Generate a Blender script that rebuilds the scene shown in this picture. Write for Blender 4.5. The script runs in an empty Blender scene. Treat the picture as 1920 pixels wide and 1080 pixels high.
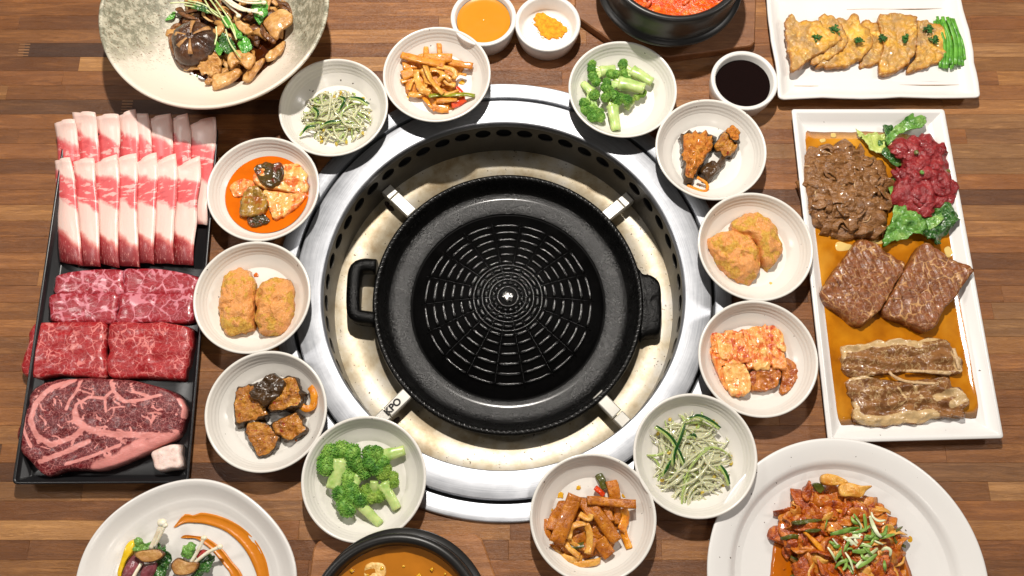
import bpy, math, random
import numpy as np
from mathutils import Vector
R = math.radians
sc = bpy.context.scene
COL = sc.collection
# ------------------------------------------------------------------ camera
FPX, PITCH, DIST = 1580.0, R(17), 0.948
cp, sp = math.cos(PITCH), math.sin(PITCH)
CAM = Vector((0, -DIST * sp, DIST * cp))
cd = bpy.data.cameras.new('camera'); cam = bpy.data.objects.new('camera', cd); COL.objects.link(cam)
cam.location = CAM; cam.rotation_euler = (PITCH, 0, 0)
cd.sensor_width = 36; cd.lens = 36 * FPX / 1920; cd.clip_start = .01; cd.clip_end = 50
sc.camera = cam
# ------------------------------------------------------------------ light
w = bpy.data.worlds.new('World'); sc.world = w; w.use_nodes = True
w.node_tree.nodes['Background'].inputs[0].default_value = (1.0, .93, .86, 1)
w.node_tree.nodes['Background'].inputs[1].default_value = .085
sc.view_settings.view_transform = 'Standard'; sc.view_settings.look = 'None'
sc.view_settings.exposure = 0; sc.view_settings.gamma = 1


def lamp(name, kind, loc, power, size, col, target=(0, 0, 0), **kw):
    l = bpy.data.lights.new(name, kind); o = bpy.data.objects.new(name, l); COL.objects.link(o)
    o.location = loc; l.energy = power; l.color = col
    if kind == 'AREA':
        l.shape = 'DISK'; l.size = size
    else:
        l.shadow_soft_size = size
    o.rotation_euler = (Vector(target) - Vector(loc)).to_track_quat('-Z', 'Y').to_euler()
    for k, v in kw.items():
        setattr(l, k, v)
    return o


lamp('ceiling_spot', 'SPOT', (-.02, .62, 1.30), 95, .026, (1, .94, .865), (0, .02, 0), spot_size=R(100), spot_blend=.6)
lamp('ceiling_lamp', 'AREA', (-1.42, .26, 1.45), 7.0, .30, (1, .95, .9), (-.2, 0, 0))
lamp('ceiling_lamp', 'AREA', (1.62, .34, 1.45), 8.0, .28, (1, .95, .9), (.2, 0, 0))
lamp('ceiling_lamp', 'AREA', (.15, -1.0, 1.5), 2.2, .2, (1, .93, .86), (0, 0, 0))


# ------------------------------------------------------------------ helpers
def at(px, py, z=0.0):
    dx = (px - 960) / FPX; dy = (540 - py) / FPX
    d = Vector((dx, dy * cp + sp, dy * sp - cp))
    t = (z - CAM.z) / d.z
    p = CAM + d * t
    return (p.x, p.y, z)


def PX(pts, z, ox=0, oy=0, s=1.0):
    return [at(ox + x / s, oy + y / s, z)[:2] for x, y in pts]


def C(r, g, b, k=1.0):
    f = lambda v: (v / 255 / 12.92 if v / 255 <= .04045 else ((v / 255 + .055) / 1.055) ** 2.4) * k
    return (f(r), f(g), f(b), 1)


def _hash(i, seed):
    n = (i[..., 0] * 374761393 + i[..., 1] * 668265263 + i[..., 2] * 2147483647 + seed * 1274126177) & 0xffffffff
    n = ((n ^ (n >> 13)) * 1274126177) & 0xffffffff
    n = ((n ^ (n >> 16)) * 2246822519) & 0xffffffff
    return ((n ^ (n >> 15)) & 0xffff) / 32767.5 - 1


def vn(p, seed=0):
    p = np.asarray(p, float); i0 = np.floor(p).astype(np.int64); f = p - i0; f = f * f * (3 - 2 * f)
    r = 0
    for a in (0, 1):
        for b in (0, 1):
            for c in (0, 1):
                wt = (f[..., 0] if a else 1 - f[..., 0]) * (f[..., 1] if b else 1 - f[..., 1]) * (f[..., 2] if c else 1 - f[..., 2])
                r = r + wt * _hash(i0 + np.array([a, b, c]), seed)
    return r


def fbm(p, seed=0, o=3):
    p = np.asarray(p, float); r = 0; a = 1.0
    for k in range(o):
        r = r + a * vn(p * 2 ** k, seed + k * 17); a *= .5
    return r


def link(name, V, F, mat=None, parent=None, smooth=True, uv=None, attr=None, mats=None, midx=None, origin=None):
    """one mesh object whose origin sits at the base of its own shape (or at its parent's)"""
    V = np.asarray(V, float)
    if origin is None:
        if parent is not None:
            origin = np.array(parent.get('_o', (0, 0, 0)))
        else:
            origin = np.array([(V[:, 0].min() + V[:, 0].max()) / 2, (V[:, 1].min() + V[:, 1].max()) / 2, V[:, 2].min()])
    me = bpy.data.meshes.new(name)
    me.from_pydata((V - origin).tolist(), [], F)
    if smooth:
        me.polygons.foreach_set('use_smooth', [True] * len(me.polygons))
    for m in (mats or ([mat] if mat else [])):
        me.materials.append(m)
    if midx is not None:
        me.polygons.foreach_set('material_index', midx)
    if uv is not None:
        ul = me.uv_layers.new(name='UVMap'); li = np.empty(len(me.loops), np.int32); me.loops.foreach_get('vertex_index', li)
        ul.data.foreach_set('uv', np.asarray(uv, np.float32)[li].ravel())
    if attr is not None:
        for k, v in attr.items():
            a = me.attributes.new(k, 'FLOAT', 'POINT'); a.data.foreach_set('value', np.asarray(v, np.float32))
    me.update()
    o = bpy.data.objects.new(name, me); COL.objects.link(o)
    if parent is not None:
        o.parent = parent
        o.location = origin - np.array(parent.get('_o', (0, 0, 0)))
    else:
        o.location = origin
    o['_o'] = [float(x) for x in origin]
    return o


def tag(o, label, cat, group=None):
    o['label'] = label; o['category'] = cat
    if group:
        o['group'] = group
    return o


def empty(name, loc, label, cat, group=None):
    o = bpy.data.objects.new(name, None); COL.objects.link(o); o.location = loc; o.empty_display_size = .02
    o['_o'] = [float(x) for x in loc]
    return tag(o, label, cat, group)


def crom(pts, n, closed):
    """resample a polyline smoothly (Catmull-Rom) to n points, evenly by length"""
    P = np.asarray(pts, float); m = len(P); out = []
    segs = m if closed else m - 1
    t = np.linspace(0, 1, 12, endpoint=False)[:, None]
    for i in range(segs):
        if closed:
            a, b, c, d = P[i - 1], P[i], P[(i + 1) % m], P[(i + 2) % m]
        else:
            b, c = P[i], P[i + 1]; a = P[i - 1] if i else 2 * b - c; d = P[i + 2] if i + 2 < m else 2 * c - b
        out.append(.5 * (2 * b + (c - a) * t + (2 * a - 5 * b + 4 * c - d) * t ** 2 + (3 * b - a - 3 * c + d) * t ** 3))
    Q = np.vstack(out + [P[:1] if closed else P[-1:]])
    L = np.r_[0, np.cumsum(np.linalg.norm(np.diff(Q, axis=0), axis=1))]
    s = np.linspace(0, L[-1], n + 1)[:-1] if closed else np.linspace(0, L[-1], n)
    return np.stack([np.interp(s, L, Q[:, k]) for k in range(Q.shape[1])], 1)


def pillow_geo(pts, h, z0, n=3.0, rings=7, M=48, amp=0, scale=100, rad=0, bend=None, seed=0, sharp=False, dens=.75, oct=3):
    """a slab or lump with the given outline: rounded edge, uneven top, flat underside"""
    if sharp:
        P = np.asarray(pts, float); k = len(P); L = []
        for i in range(k):
            for t in np.linspace(0, 1, max(2, M // k), endpoint=False):
                L.append(P[i] * (1 - t) + P[(i + 1) % k] * t)
        O = np.array(L)
    else:
        O = crom(pts, M, True)
    M = len(O); c = O.mean(0)
    if rad:
        ang = np.c_[O * scale * .6, np.full(M, seed * 3.7)]
        O = c + (O - c) * (1 + rad * fbm(ang, seed + 5, 3))[:, None]
    V = [[c[0], c[1], z0 + h]]; T = [0.0]
    ts = np.linspace(0, 1, rings + 1)[1:] ** dens
    for t in ts:
        z = h * max(0, 1 - t ** n) ** (1 / n)
        q = c + (O - c) * t
        V += [[x, y, z0 + z] for x, y in q]; T += [t] * M
    nb = len(V)
    q = c + (O - c) * .93
    V += [[x, y, z0] for x, y in q]; T += [1.0] * M
    V = np.array(V); T = np.array(T)
    if amp:
        nz = fbm(V * scale + seed * 7.3, seed, oct)
        fade = np.clip((V[:, 2] - z0) / max(h, 1e-6), 0, 1) ** .5
        V[:, 2] += nz * amp * np.where(np.arange(len(V)) < nb, .25 + .75 * fade, 0)
        nx = fbm(V * scale + 31.3 + seed, seed + 9, 2)
        V[:, :2] += (V[:, :2] - c) * (nx * amp * .6 / (np.abs(O - c).mean() + 1e-6))[:, None] * (T > .5)[:, None]
    if bend is not None:
        V[:, 2] += bend(V[:, 0], V[:, 1])
    F = [(0, 1 + i, 1 + (i + 1) % M) for i in range(M)]
    mi = [0] * M
    for r in range(rings):
        a, b = 1 + r * M, 1 + (r + 1) * M
        for i in range(M):
            j = (i + 1) % M; F.append((a + i, b + i, b + j, a + j)); mi.append(1 if r >= rings - 3 else 0)
    F.append(tuple(reversed(range(nb, nb + M)))); mi.append(0)
    return V, F, mi, T, O


def pillow(name, pts, h, z0, mat, parent=None, skin=None, attr=None, **kw):
    V, F, mi, T, O = pillow_geo(pts, h, z0, **kw)
    at_ = {k: f(V) for k, f in attr.items()} if attr else None
    if skin:
        return link(name, V, F, parent=parent, mats=[mat, skin], midx=mi, attr=at_)
    return link(name, V, F, mat, parent, attr=at_)


def strip_geo(path, wd, th, segs=12, sides=8, box=.6, taper=None, twist=0, up=(0, 0, 1), amp=0, scale=200, seed=0, roll=0):
    P = crom(path, segs + 1, False); n = len(P)
    Tn = np.gradient(P, axis=0); Tn /= np.linalg.norm(Tn, axis=1)[:, None] + 1e-12
    U = np.array(up, float); V = []; F = []
    th_ = np.linspace(0, 2 * np.pi, sides, endpoint=False)
    cx = np.sign(np.cos(th_)) * np.abs(np.cos(th_)) ** box; cy = np.sign(np.sin(th_)) * np.abs(np.sin(th_)) ** box
    for i in range(n):
        t = i / (n - 1)
        B = np.cross(Tn[i], U); B /= np.linalg.norm(B) + 1e-12
        N = np.cross(B, Tn[i])
        a = roll + twist * t; b2 = B * math.cos(a) + N * math.sin(a); n2 = -B * math.sin(a) + N * math.cos(a)
        k = taper(t) if taper else 1
        V += list(P[i] + np.outer(cx * wd / 2 * k, b2) + np.outer(cy * th / 2 * k, n2))
    V = np.array(V)
    if amp:
        V += np.stack([fbm(V * scale + 11 * j + seed, seed + j, 2) for j in range(3)], 1) * amp
    for i in range(n - 1):
        for j in range(sides):
            k = (j + 1) % sides; F.append((i * sides + j, i * sides + k, (i + 1) * sides + k, (i + 1) * sides + j))
    F.append(tuple(reversed(range(sides)))); F.append(tuple(range((n - 1) * sides, n * sides)))
    return V, F


def strip(name, path, wd, th, mat, parent=None, **kw):
    V, F = strip_geo(path, wd, th, **kw)
    return link(name, V, F, mat, parent)


def join(parts):
    V = []; F = []; k = 0
    for v, f in parts:
        V.append(np.asarray(v)); F += [tuple(i + k for i in q) for q in f]; k += len(v)
    return np.vstack(V), F


def lathe_geo(prof, seg=96, cx=0, cy=0, z=0, wob=None, closed=True):
    V = []; F = []; m = len(prof); th = np.linspace(0, 2 * np.pi, seg, endpoint=False)
    for r, zz in prof:
        k = 1 + (wob(th, r) if wob else 0)
        V += list(np.stack([cx + r * k * np.cos(th), cy + r * k * np.sin(th), np.full(seg, z + zz)], 1))
    for i in range(m - 1):
        for j in range(seg):
            k = (j + 1) % seg; F.append((i * seg + j, i * seg + k, (i + 1) * seg + k, (i + 1) * seg + j))
    if closed:
        F.append(tuple(reversed(range(seg)))); F.append(tuple(range((m - 1) * seg, m * seg)))
    return np.array(V), F


def box_geo(x0, x1, y0, y1, z0, z1, b=0.0006):
    V = [(x0, y0, z0), (x1, y0, z0), (x1, y1, z0), (x0, y1, z0), (x0, y0, z1 - b), (x1, y0, z1 - b), (x1, y1, z1 - b), (x0, y1, z1 - b),
         (x0 + b, y0 + b, z1), (x1 - b, y0 + b, z1), (x1 - b, y1 - b, z1), (x0 + b, y1 - b, z1)]
    F = [(3, 2, 1, 0), (8, 9, 10, 11)]
    for i in range(4):
        j = (i + 1) % 4; F += [(i, j, 4 + j, 4 + i), (4 + i, 4 + j, 8 + j, 8 + i)]
    return np.array(V, float), F


ICO_V = []; ICO_F = []
def _ico():
    t = (1 + 5 ** .5) / 2
    v = np.array([(-1, t, 0), (1, t, 0), (-1, -t, 0), (1, -t, 0), (0, -1, t), (0, 1, t), (0, -1, -t), (0, 1, -t), (t, 0, -1), (t, 0, 1), (-t, 0, -1), (-t, 0, 1)], float)
    v /= np.linalg.norm(v[0])
    f = [(0, 11, 5), (0, 5, 1), (0, 1, 7), (0, 7, 10), (0, 10, 11), (1, 5, 9), (5, 11, 4), (11, 10, 2), (10, 7, 6), (7, 1, 8), (3, 9, 4), (3, 4, 2), (3, 2, 6), (3, 6, 8), (3, 8, 9), (4, 9, 5), (2, 4, 11), (6, 2, 10), (8, 6, 7), (9, 8, 1)]
    return v, f
ICO_V, ICO_F = _ico()


def ico_sub(n):
    v = [tuple(x) for x in ICO_V]; f = list(ICO_F)
    for _ in range(n):
        mid = {}; nf = []
        def m(a, b):
            k = (min(a, b), max(a, b))
            if k not in mid:
                q = np.array(v[a]) + np.array(v[b]); v.append(tuple(q / np.linalg.norm(q))); mid[k] = len(v) - 1
            return mid[k]
        for a, b, c in f:
            x, y, z = m(a, b), m(b, c), m(c, a); nf += [(a, x, z), (b, y, x), (c, z, y), (x, y, z)]
        f = nf
    return np.array(v), f
ICO2 = ico_sub(2); ICO3 = ico_sub(3); ICO1 = ico_sub(1)


def blob_geo(c, r, seed=0, amp=.2, scale=1.5, ico=None, rot=0):
    v, f = ico or ICO2
    V = v * (1 + amp * fbm(v * scale + seed * 5.1, seed, 3))[:, None] * np.array(r)
    ca, sa = math.cos(rot), math.sin(rot)
    V = np.stack([V[:, 0] * ca - V[:, 1] * sa, V[:, 0] * sa + V[:, 1] * ca, V[:, 2]], 1)
    return V + np.array(c), f


def blob(name, c, r, mat, parent=None, **kw):
    V, F = blob_geo(c, r, **kw)
    return link(name, V, F, mat, parent)


# ------------------------------------------------------------------ materials
class NB:
    def __init__(s, name):
        s.m = bpy.data.materials.new(name); s.m.use_nodes = True; s.t = s.m.node_tree; s.b = s.t.nodes['Principled BSDF']
        s.tc = s.t.nodes.new('ShaderNodeTexCoord'); s.oi = s.t.nodes.new('ShaderNodeObjectInfo')
        mu = s.math('MULTIPLY', s.oi.outputs['Random'], 37.0); s.rnd = mu

    def link(s, a, b):
        if isinstance(a, (int, float, tuple, list)):
            b.default_value = a
        else:
            s.t.links.new(a, b)

    def math(s, op, a, b=None, clamp=False):
        n = s.t.nodes.new('ShaderNodeMath'); n.operation = op; n.use_clamp = clamp; s.link(a, n.inputs[0])
        if b is not None:
            s.link(b, n.inputs[1])
        return n.outputs[0]

    def mapping(s, vec, scale=(1, 1, 1), rot=(0, 0, 0)):
        n = s.t.nodes.new('ShaderNodeMapping'); s.link(vec, n.inputs[0]); n.inputs['Scale'].default_value = scale; n.inputs['Rotation'].default_value = rot
        return n.outputs[0]

    def noise(s, vec, scale, detail=4, rough=.55, dist=0, w=None):
        n = s.t.nodes.new('ShaderNodeTexNoise'); n.noise_dimensions = '4D'; s.link(vec, n.inputs['Vector']); n.inputs['Scale'].default_value = scale
        n.inputs['Detail'].default_value = detail; n.inputs['Roughness'].default_value = rough; n.inputs['Distortion'].default_value = dist
        s.link(s.rnd if w is None else w, n.inputs['W'])
        return n.outputs['Fac'], n.outputs['Color']

    def voro(s, vec, scale, feature='DISTANCE_TO_EDGE'):
        n = s.t.nodes.new('ShaderNodeTexVoronoi'); n.feature = feature; s.link(vec, n.inputs['Vector']); n.inputs['Scale'].default_value = scale
        return n.outputs['Distance']

    def ramp(s, f, stops, interp='LINEAR'):
        n = s.t.nodes.new('ShaderNodeValToRGB'); s.link(f, n.inputs[0]); e = n.color_ramp.elements; n.color_ramp.interpolation = interp
        while len(e) < len(stops):
            e.new(.5)
        for k, (p, c) in enumerate(stops):
            e[k].position = p; e[k].color = c if len(c) == 4 else (*c, 1)
        return n.outputs[0]

    def step(s, f, a, b):
        n = s.t.nodes.new('ShaderNodeMapRange'); n.interpolation_type = 'SMOOTHSTEP'; s.link(f, n.inputs[0]); n.inputs[1].default_value = a; n.inputs[2].default_value = b
        return n.outputs[0]

    def mix(s, f, a, b, mode='MIX'):
        n = s.t.nodes.new('ShaderNodeMix'); n.data_type = 'RGBA'; n.blend_type = mode; s.link(f, n.inputs[0]); s.link(a, n.inputs[6]); s.link(b, n.inputs[7])
        return n.outputs[2]

    def vadd(s, a, b, k):
        n = s.t.nodes.new('ShaderNodeVectorMath'); n.operation = 'MULTIPLY_ADD'; s.link(b, n.inputs[0]); n.inputs[1].default_value = (k, k, k); s.link(a, n.inputs[2])
        return n.outputs[0]

    def attr(s, name):
        n = s.t.nodes.new('ShaderNodeAttribute'); n.attribute_name = name
        return n.outputs['Fac']

    def bump(s, h, strength, dist=.001, base=None):
        n = s.t.nodes.new('ShaderNodeBump'); s.link(h, n.inputs['Height']); n.inputs['Strength'].default_value = strength; n.inputs['Distance'].default_value = dist
        if base is not None:
            s.link(base, n.inputs['Normal'])
        return n.outputs[0]

    def set(s, **kw):
        for k, v in kw.items():
            s.link(v, s.b.inputs[k.replace('_', ' ')])
        return s

    @property
    def obj(s):
        return s.tc.outputs['Object']


def food(name, stops, scale=120, detail=5, dist=.4, rough=.38, bump=.5, bscale=350, bdist=.0008, stretch=(1, 1, 1), coat=.25, sss=.0, specks=(), rvar=.15, spec=.5):
    n = NB(name); v = n.mapping(n.obj, stretch)
    f, _ = n.noise(v, scale, detail, .6, dist)
    col = n.ramp(f, stops)
    for k, (c, s, thr) in enumerate(specks):
        g, _ = n.noise(v, s, 3, .5, .3, w=n.math('ADD', n.rnd, 3.3 + k * 5))
        col = n.mix(n.step(g, thr, thr + .05), col, c)
    b1, _ = n.noise(v, bscale, 4, .6)
    r = n.math('ADD', n.math('MULTIPLY', b1, rvar * 2), rough - rvar)
    b2, _ = n.noise(v, bscale * .4, 3, .6, .3, n.math('ADD', n.rnd, 8.1)); b3, _ = n.noise(n.obj, bscale * 2.2, 2, .6)
    cw = n.math('MULTIPLY', n.step(n.math('ADD', b2, n.math('MULTIPLY', n.math('SUBTRACT', b3, .5), .5)), .47, .60), coat)
    h = n.math('ADD', b1, n.math('ADD', n.math('MULTIPLY', b2, .9), n.math('MULTIPLY', b3, .35)))
    n.set(Base_Color=n.mix(n.math('MULTIPLY', n.step(b2, .5, .36), .38), col, n.mix(1.0, col, (.62, .5, .42, 1), 'MULTIPLY')), Roughness=n.math('ADD', r, .05), Normal=n.bump(h, min(1, bump * 1.5), bdist * 1.5), Coat_Weight=cw, Coat_Roughness=.12)  # bump hollows get a darker base colour, crevice shade put into the paint
    n.b.inputs['Specular IOR Level'].default_value = spec
    if sss:
        n.b.inputs['Subsurface Weight'].default_value = sss; n.b.inputs['Subsurface Radius'].default_value = (1, .5, .3); n.b.inputs['Subsurface Scale'].default_value = .004
    return n.m


def glaze(name, col, rough=.3, speck=.0, coat=.3, mott=None):
    n = NB(name); f, _ = n.noise(n.obj, 18, 3)
    c = n.mix(f, col, tuple(x * .93 for x in col[:3]) + (1,))
    if mott:
        g, _ = n.noise(n.obj, 60, 6, .7); c = n.mix(n.step(g, .45, .6), c, mott)
    if speck:
        g, _ = n.noise(n.obj, 260, 1, .4); c = n.mix(n.step(g, .8 - speck, .83 - speck), c, C(95, 85, 75))
    b, _ = n.noise(n.obj, 160, 3)
    n.set(Base_Color=c, Roughness=rough, Coat_Weight=coat, Coat_Roughness=.15, Normal=n.bump(b, .12, .0005))
    return n.m


def metal_mat(name, col, rough, aniso=0.0, scr=.2, metallic=1.0, rot=0):
    n = NB(name); f, _ = n.noise(n.mapping(n.obj, (1, 1, 1)), 45, 6, .65)
    g, _ = n.noise(n.obj, 420, 2)
    r = n.math('ADD', n.math('MULTIPLY', f, scr), rough - scr / 2)
    c = n.mix(f, col, tuple(x * .82 for x in col[:3]) + (1,))
    n.set(Base_Color=c, Metallic=metallic, Roughness=r, Normal=n.bump(g, .05, .0003))
    if aniso:
        n.b.inputs['Anisotropic'].default_value = aniso; n.b.inputs['Anisotropic Rotation'].default_value = rot
        t = n.t.nodes.new('ShaderNodeTangent'); t.direction_type = 'RADIAL'; t.axis = 'Z'; n.link(t.outputs[0], n.b.inputs['Tangent'])
    return n.m


def wood_mat(name, mul=1.0, coords=None):
    n = NB(name); v = n.mapping(n.obj, (1, 11, 3))
    a, ac = n.noise(v, 8, 5, .62, 1.3)
    v2 = n.mapping(n.vadd(n.obj, ac, .022), (1, 24, 8))
    g, _ = n.noise(v2, 16, 6, .7, .2)
    fine, _ = n.noise(n.mapping(n.obj, (1, 26, 10)), 75, 3, .6)
    pore, _ = n.noise(n.mapping(n.obj, (1, 14, 10)), 230, 2, .5)
    base = n.oi.outputs['Color']
    dk = n.mix(1.0, base, (.66, .60, .54, 1), 'MULTIPLY'); lt = n.mix(1.0, base, (1.22, 1.20, 1.16, 1), 'MULTIPLY')
    c = n.mix(n.step(g, .36, .66), dk, lt)
    c = n.mix(n.math('MULTIPLY', n.step(a, .38, .56), .55), c, n.mix(1.0, base, (.58, .50, .44, 1), 'MULTIPLY'))
    c = n.mix(n.math('MULTIPLY', n.step(fine, .5, .72), .45), c, n.mix(1.0, c, (.55, .5, .46, 1), 'MULTIPLY'))
    c = n.mix(n.math('MULTIPLY', n.step(pore, .66, .74), .55), c, n.mix(1.0, c, (.4, .36, .33, 1), 'MULTIPLY'))
    big, _ = n.noise(n.obj, 14, 4, .6)
    r = n.math('ADD', n.math('MULTIPLY', big, .25), n.math('ADD', n.math('MULTIPLY', fine, .18), .20))
    n.set(Base_Color=c, Roughness=r, Normal=n.bump(n.math('ADD', n.math('MULTIPLY', fine, .6), n.math('ADD', g, pore)), .5, .0008), Coat_Weight=n.math('MULTIPLY', n.step(big, .40, .62), .22), Coat_Roughness=.28)
    n.link(n.bump(n.math('ADD', pore, n.math('MULTIPLY', fine, .5)), .7, .0010), n.b.inputs['Coat Normal'])
    n.b.inputs['Specular IOR Level'].default_value = .5
    return n.m


def liquid(name, col, rough=.08, edge=None, var=.3, scale=60, bump=.05):
    n = NB(name); f, _ = n.noise(n.obj, scale, 4, .6, .5)
    c = n.mix(n.math('MULTIPLY', f, var * 2, True), col, tuple(x * .6 for x in col[:3]) + (1,))
    n.set(Base_Color=c, Roughness=rough, Coat_Weight=.6, Coat_Roughness=.04, Normal=n.bump(f, bump, .002))
    return n.m


def marbled(name, lean, dark, fat, vs=90, lw=.09, dens=.5, rough=.33, fat_attr=False, fine=.5, coat=.35, rot=0, stretch=(1, 1, 1)):
    """lean meat with a broken network of fat; with fat_attr the big seams follow the stored distances"""
    n = NB(name); o = n.mapping(n.obj, stretch, (0, 0, rot))
    off, oc = n.noise(o, 55, 3)
    rv = n.t.nodes.new('ShaderNodeCombineXYZ'); n.link(n.rnd, rv.inputs[0]); n.link(n.rnd, rv.inputs[2])
    v = n.vadd(n.vadd(o, oc, .016), rv.outputs[0], .31)
    msk, _ = n.noise(o, 70, 3, .5, 0, n.math('ADD', n.rnd, 9.0))
    wid, _ = n.noise(o, 150, 2)
    ra, _ = n.noise(v, vs * .42, 2.5, .5, .3); rb, _ = n.noise(v, vs * .9, 2, .5, .2, n.math('ADD', n.rnd, 4.7)); vo = n.voro(v, vs)
    rid = lambda q, k: n.math('MULTIPLY', n.math('ABSOLUTE', n.math('SUBTRACT', q, .5)), k)
    e = n.math('ADD', vo, n.math('MULTIPLY', rid(ra, 1.0), .12)); e2 = n.voro(n.vadd(v, oc, .012), vs * 2.1)
    thr = n.math('MULTIPLY', n.math('MULTIPLY', n.step(msk, dens - .12, dens + .12), lw), n.math('ADD', wid, .4))
    line = n.math('SUBTRACT', 1.0, n.step(n.math('SUBTRACT', e, thr), -.02, .05), True)
    thr2 = n.math('MULTIPLY', n.step(msk, dens - .05, dens + .2), lw * fine)
    line2 = n.math('MULTIPLY', n.math('SUBTRACT', 1.0, n.step(n.math('SUBTRACT', e2, thr2), -.02, .05), True), .65)
    fm = n.math('MAXIMUM', line, line2)
    lc, _ = n.noise(n.mapping(n.obj, (1, 3, 1)), 90, 5, .65, .4)
    leanc = n.ramp(lc, [(.3, dark), (.68, lean)])
    if fat_attr:
        d, _ = n.noise(n.obj, 170, 5, .65)
        dist = n.math('ADD', n.attr('fat'), n.math('MULTIPLY', n.math('SUBTRACT', d, .5), .85)); fk, _ = n.noise(n.mapping(n.obj, (1, 1.7, 1), (0, 0, .6)), 330, 2, .6); fm = n.math('MAXIMUM', fm, n.math('MULTIPLY', n.step(fk, .62, .70), .45))
        fm = n.math('MAXIMUM', fm, n.step(dist, .34, .62))
    fatc = n.mix(lc, fat, tuple(x * .85 for x in fat[:3]) + (1,))
    c = n.mix(fm, leanc, fatc)
    b, _ = n.noise(n.mapping(n.obj, (1, 2.5, 1)), 260, 4, .6)
    h = n.math('ADD', n.math('MULTIPLY', b, .8), n.math('MULTIPLY', fm, .25))
    n.set(Base_Color=c, Roughness=n.math('ADD', n.math('MULTIPLY', b, .3), rough - .15), Normal=n.bump(h, .55, .0011), Coat_Weight=coat, Coat_Roughness=.15)
    n.b.inputs['Subsurface Weight'].default_value = .12; n.b.inputs['Subsurface Radius'].default_value = (1, .3, .2); n.b.inputs['Subsurface Scale'].default_value = .003
    return n.m


m_wood = wood_mat('walnut_butcher_block')
m_glaze = glaze('stoneware_off_white', (.80, .765, .70, 1), .36, .035)
m_cup = glaze('cup_white', (.83, .80, .755, 1), .3, 0)
m_plate = glaze('porcelain_white', (.85, .83, .80, 1), .3, .045, .25)
m_plate2 = glaze('porcelain_cream', (.85, .82, .78, 1), .3, .0, .25)
m_black = metal_mat('black_lacquer', (.012, .012, .013, 1), .3, scr=.1, metallic=0)
m_pot = metal_mat('black_stone_pot', (.014, .013, .012, 1), .36, scr=.2, metallic=0)
def steel():
    m = metal_mat('brushed_steel', (.50, .51, .53, 1), .37, .86, .14, rot=.25); t = m.node_tree; b = t.nodes['Principled BSDF']
    tc = t.nodes.new('ShaderNodeTexCoord'); mp = t.nodes.new('ShaderNodeMapping'); mp.inputs['Scale'].default_value = (1, 1, 0); t.links.new(tc.outputs['Object'], mp.inputs[0])
    ln = t.nodes.new('ShaderNodeVectorMath'); ln.operation = 'LENGTH'; t.links.new(mp.outputs[0], ln.inputs[0])
    gr = t.nodes.new('ShaderNodeTexGradient'); gr.gradient_type = 'RADIAL'; t.links.new(tc.outputs['Object'], gr.inputs[0])
    cb = t.nodes.new('ShaderNodeCombineXYZ'); t.links.new(ln.outputs['Value'], cb.inputs[0]); mu = t.nodes.new('ShaderNodeMath'); mu.operation = 'MULTIPLY'; mu.inputs[1].default_value = .035; t.links.new(gr.outputs[1], mu.inputs[0]); t.links.new(mu.outputs[0], cb.inputs[1])
    nz = t.nodes.new('ShaderNodeTexNoise'); nz.inputs['Scale'].default_value = 900; nz.inputs['Detail'].default_value = 5; t.links.new(cb.outputs[0], nz.inputs['Vector'])
    sm = t.nodes.new('ShaderNodeTexNoise'); sm.inputs['Scale'].default_value = 28; sm.inputs['Detail'].default_value = 6; sm.inputs['Roughness'].default_value = .7; t.links.new(tc.outputs['Object'], sm.inputs['Vector'])
    rp = t.nodes.new('ShaderNodeValToRGB'); rp.color_ramp.elements[0].position = .3; rp.color_ramp.elements[0].color = (.23, .24, .26, 1); rp.color_ramp.elements[1].position = .7; rp.color_ramp.elements[1].color = (.44, .45, .475, 1)
    ad = t.nodes.new('ShaderNodeMath'); ad.operation = 'MULTIPLY_ADD'; ad.inputs[1].default_value = .55; t.links.new(nz.outputs['Fac'], ad.inputs[0])
    m2 = t.nodes.new('ShaderNodeMath'); m2.operation = 'MULTIPLY'; m2.inputs[1].default_value = .45; t.links.new(sm.outputs['Fac'], m2.inputs[0]); t.links.new(m2.outputs[0], ad.inputs[2])
    t.links.new(ad.outputs[0], rp.inputs[0]); t.links.new(rp.outputs[0], b.inputs['Base Color'])
    return m
m_steel = steel()
m_dark = metal_mat('dark_gap', (.012, .011, .01, 1), .7, metallic=0)
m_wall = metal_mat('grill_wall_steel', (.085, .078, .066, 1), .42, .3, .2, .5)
def mk_iron(name, base, rough, bstr, spec, coat):
    n = NB(name); a, _ = n.noise(n.obj, 320, 5, .7); b, _ = n.noise(n.obj, 60, 4, .6)
    c = n.mix(n.step(b, .45, .7), base, tuple(x * 2.2 for x in base[:3]) + (1,))
    gl, _ = n.noise(n.obj, 34, 5, .7, .4)
    n.set(Base_Color=c, Roughness=n.math('ADD', n.math('MULTIPLY', gl, .42), n.math('ADD', n.math('MULTIPLY', a, .2), rough - .31)), Normal=n.bump(n.math('ADD', a, n.math('MULTIPLY', gl, .8)), bstr, .0013), Coat_Weight=coat, Coat_Roughness=.12)
    n.b.inputs['Specular IOR Level'].default_value = spec
    return n.m
m_iron = mk_iron('cast_iron', (.0022, .0021, .002, 1), .30, .8, .22, .0)
m_iron_dry = mk_iron('cast_iron_dry', (.003, .0028, .0028, 1), .30, .9, .45, .12)
m_iron_wet = mk_iron('cast_iron_oiled', (.002, .0018, .0018, 1), .20, .5, .75, .0)
m_dome = mk_iron('cast_iron_dome', (.0012, .0011, .0011, 1), .46, .3, .05, .0)
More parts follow.
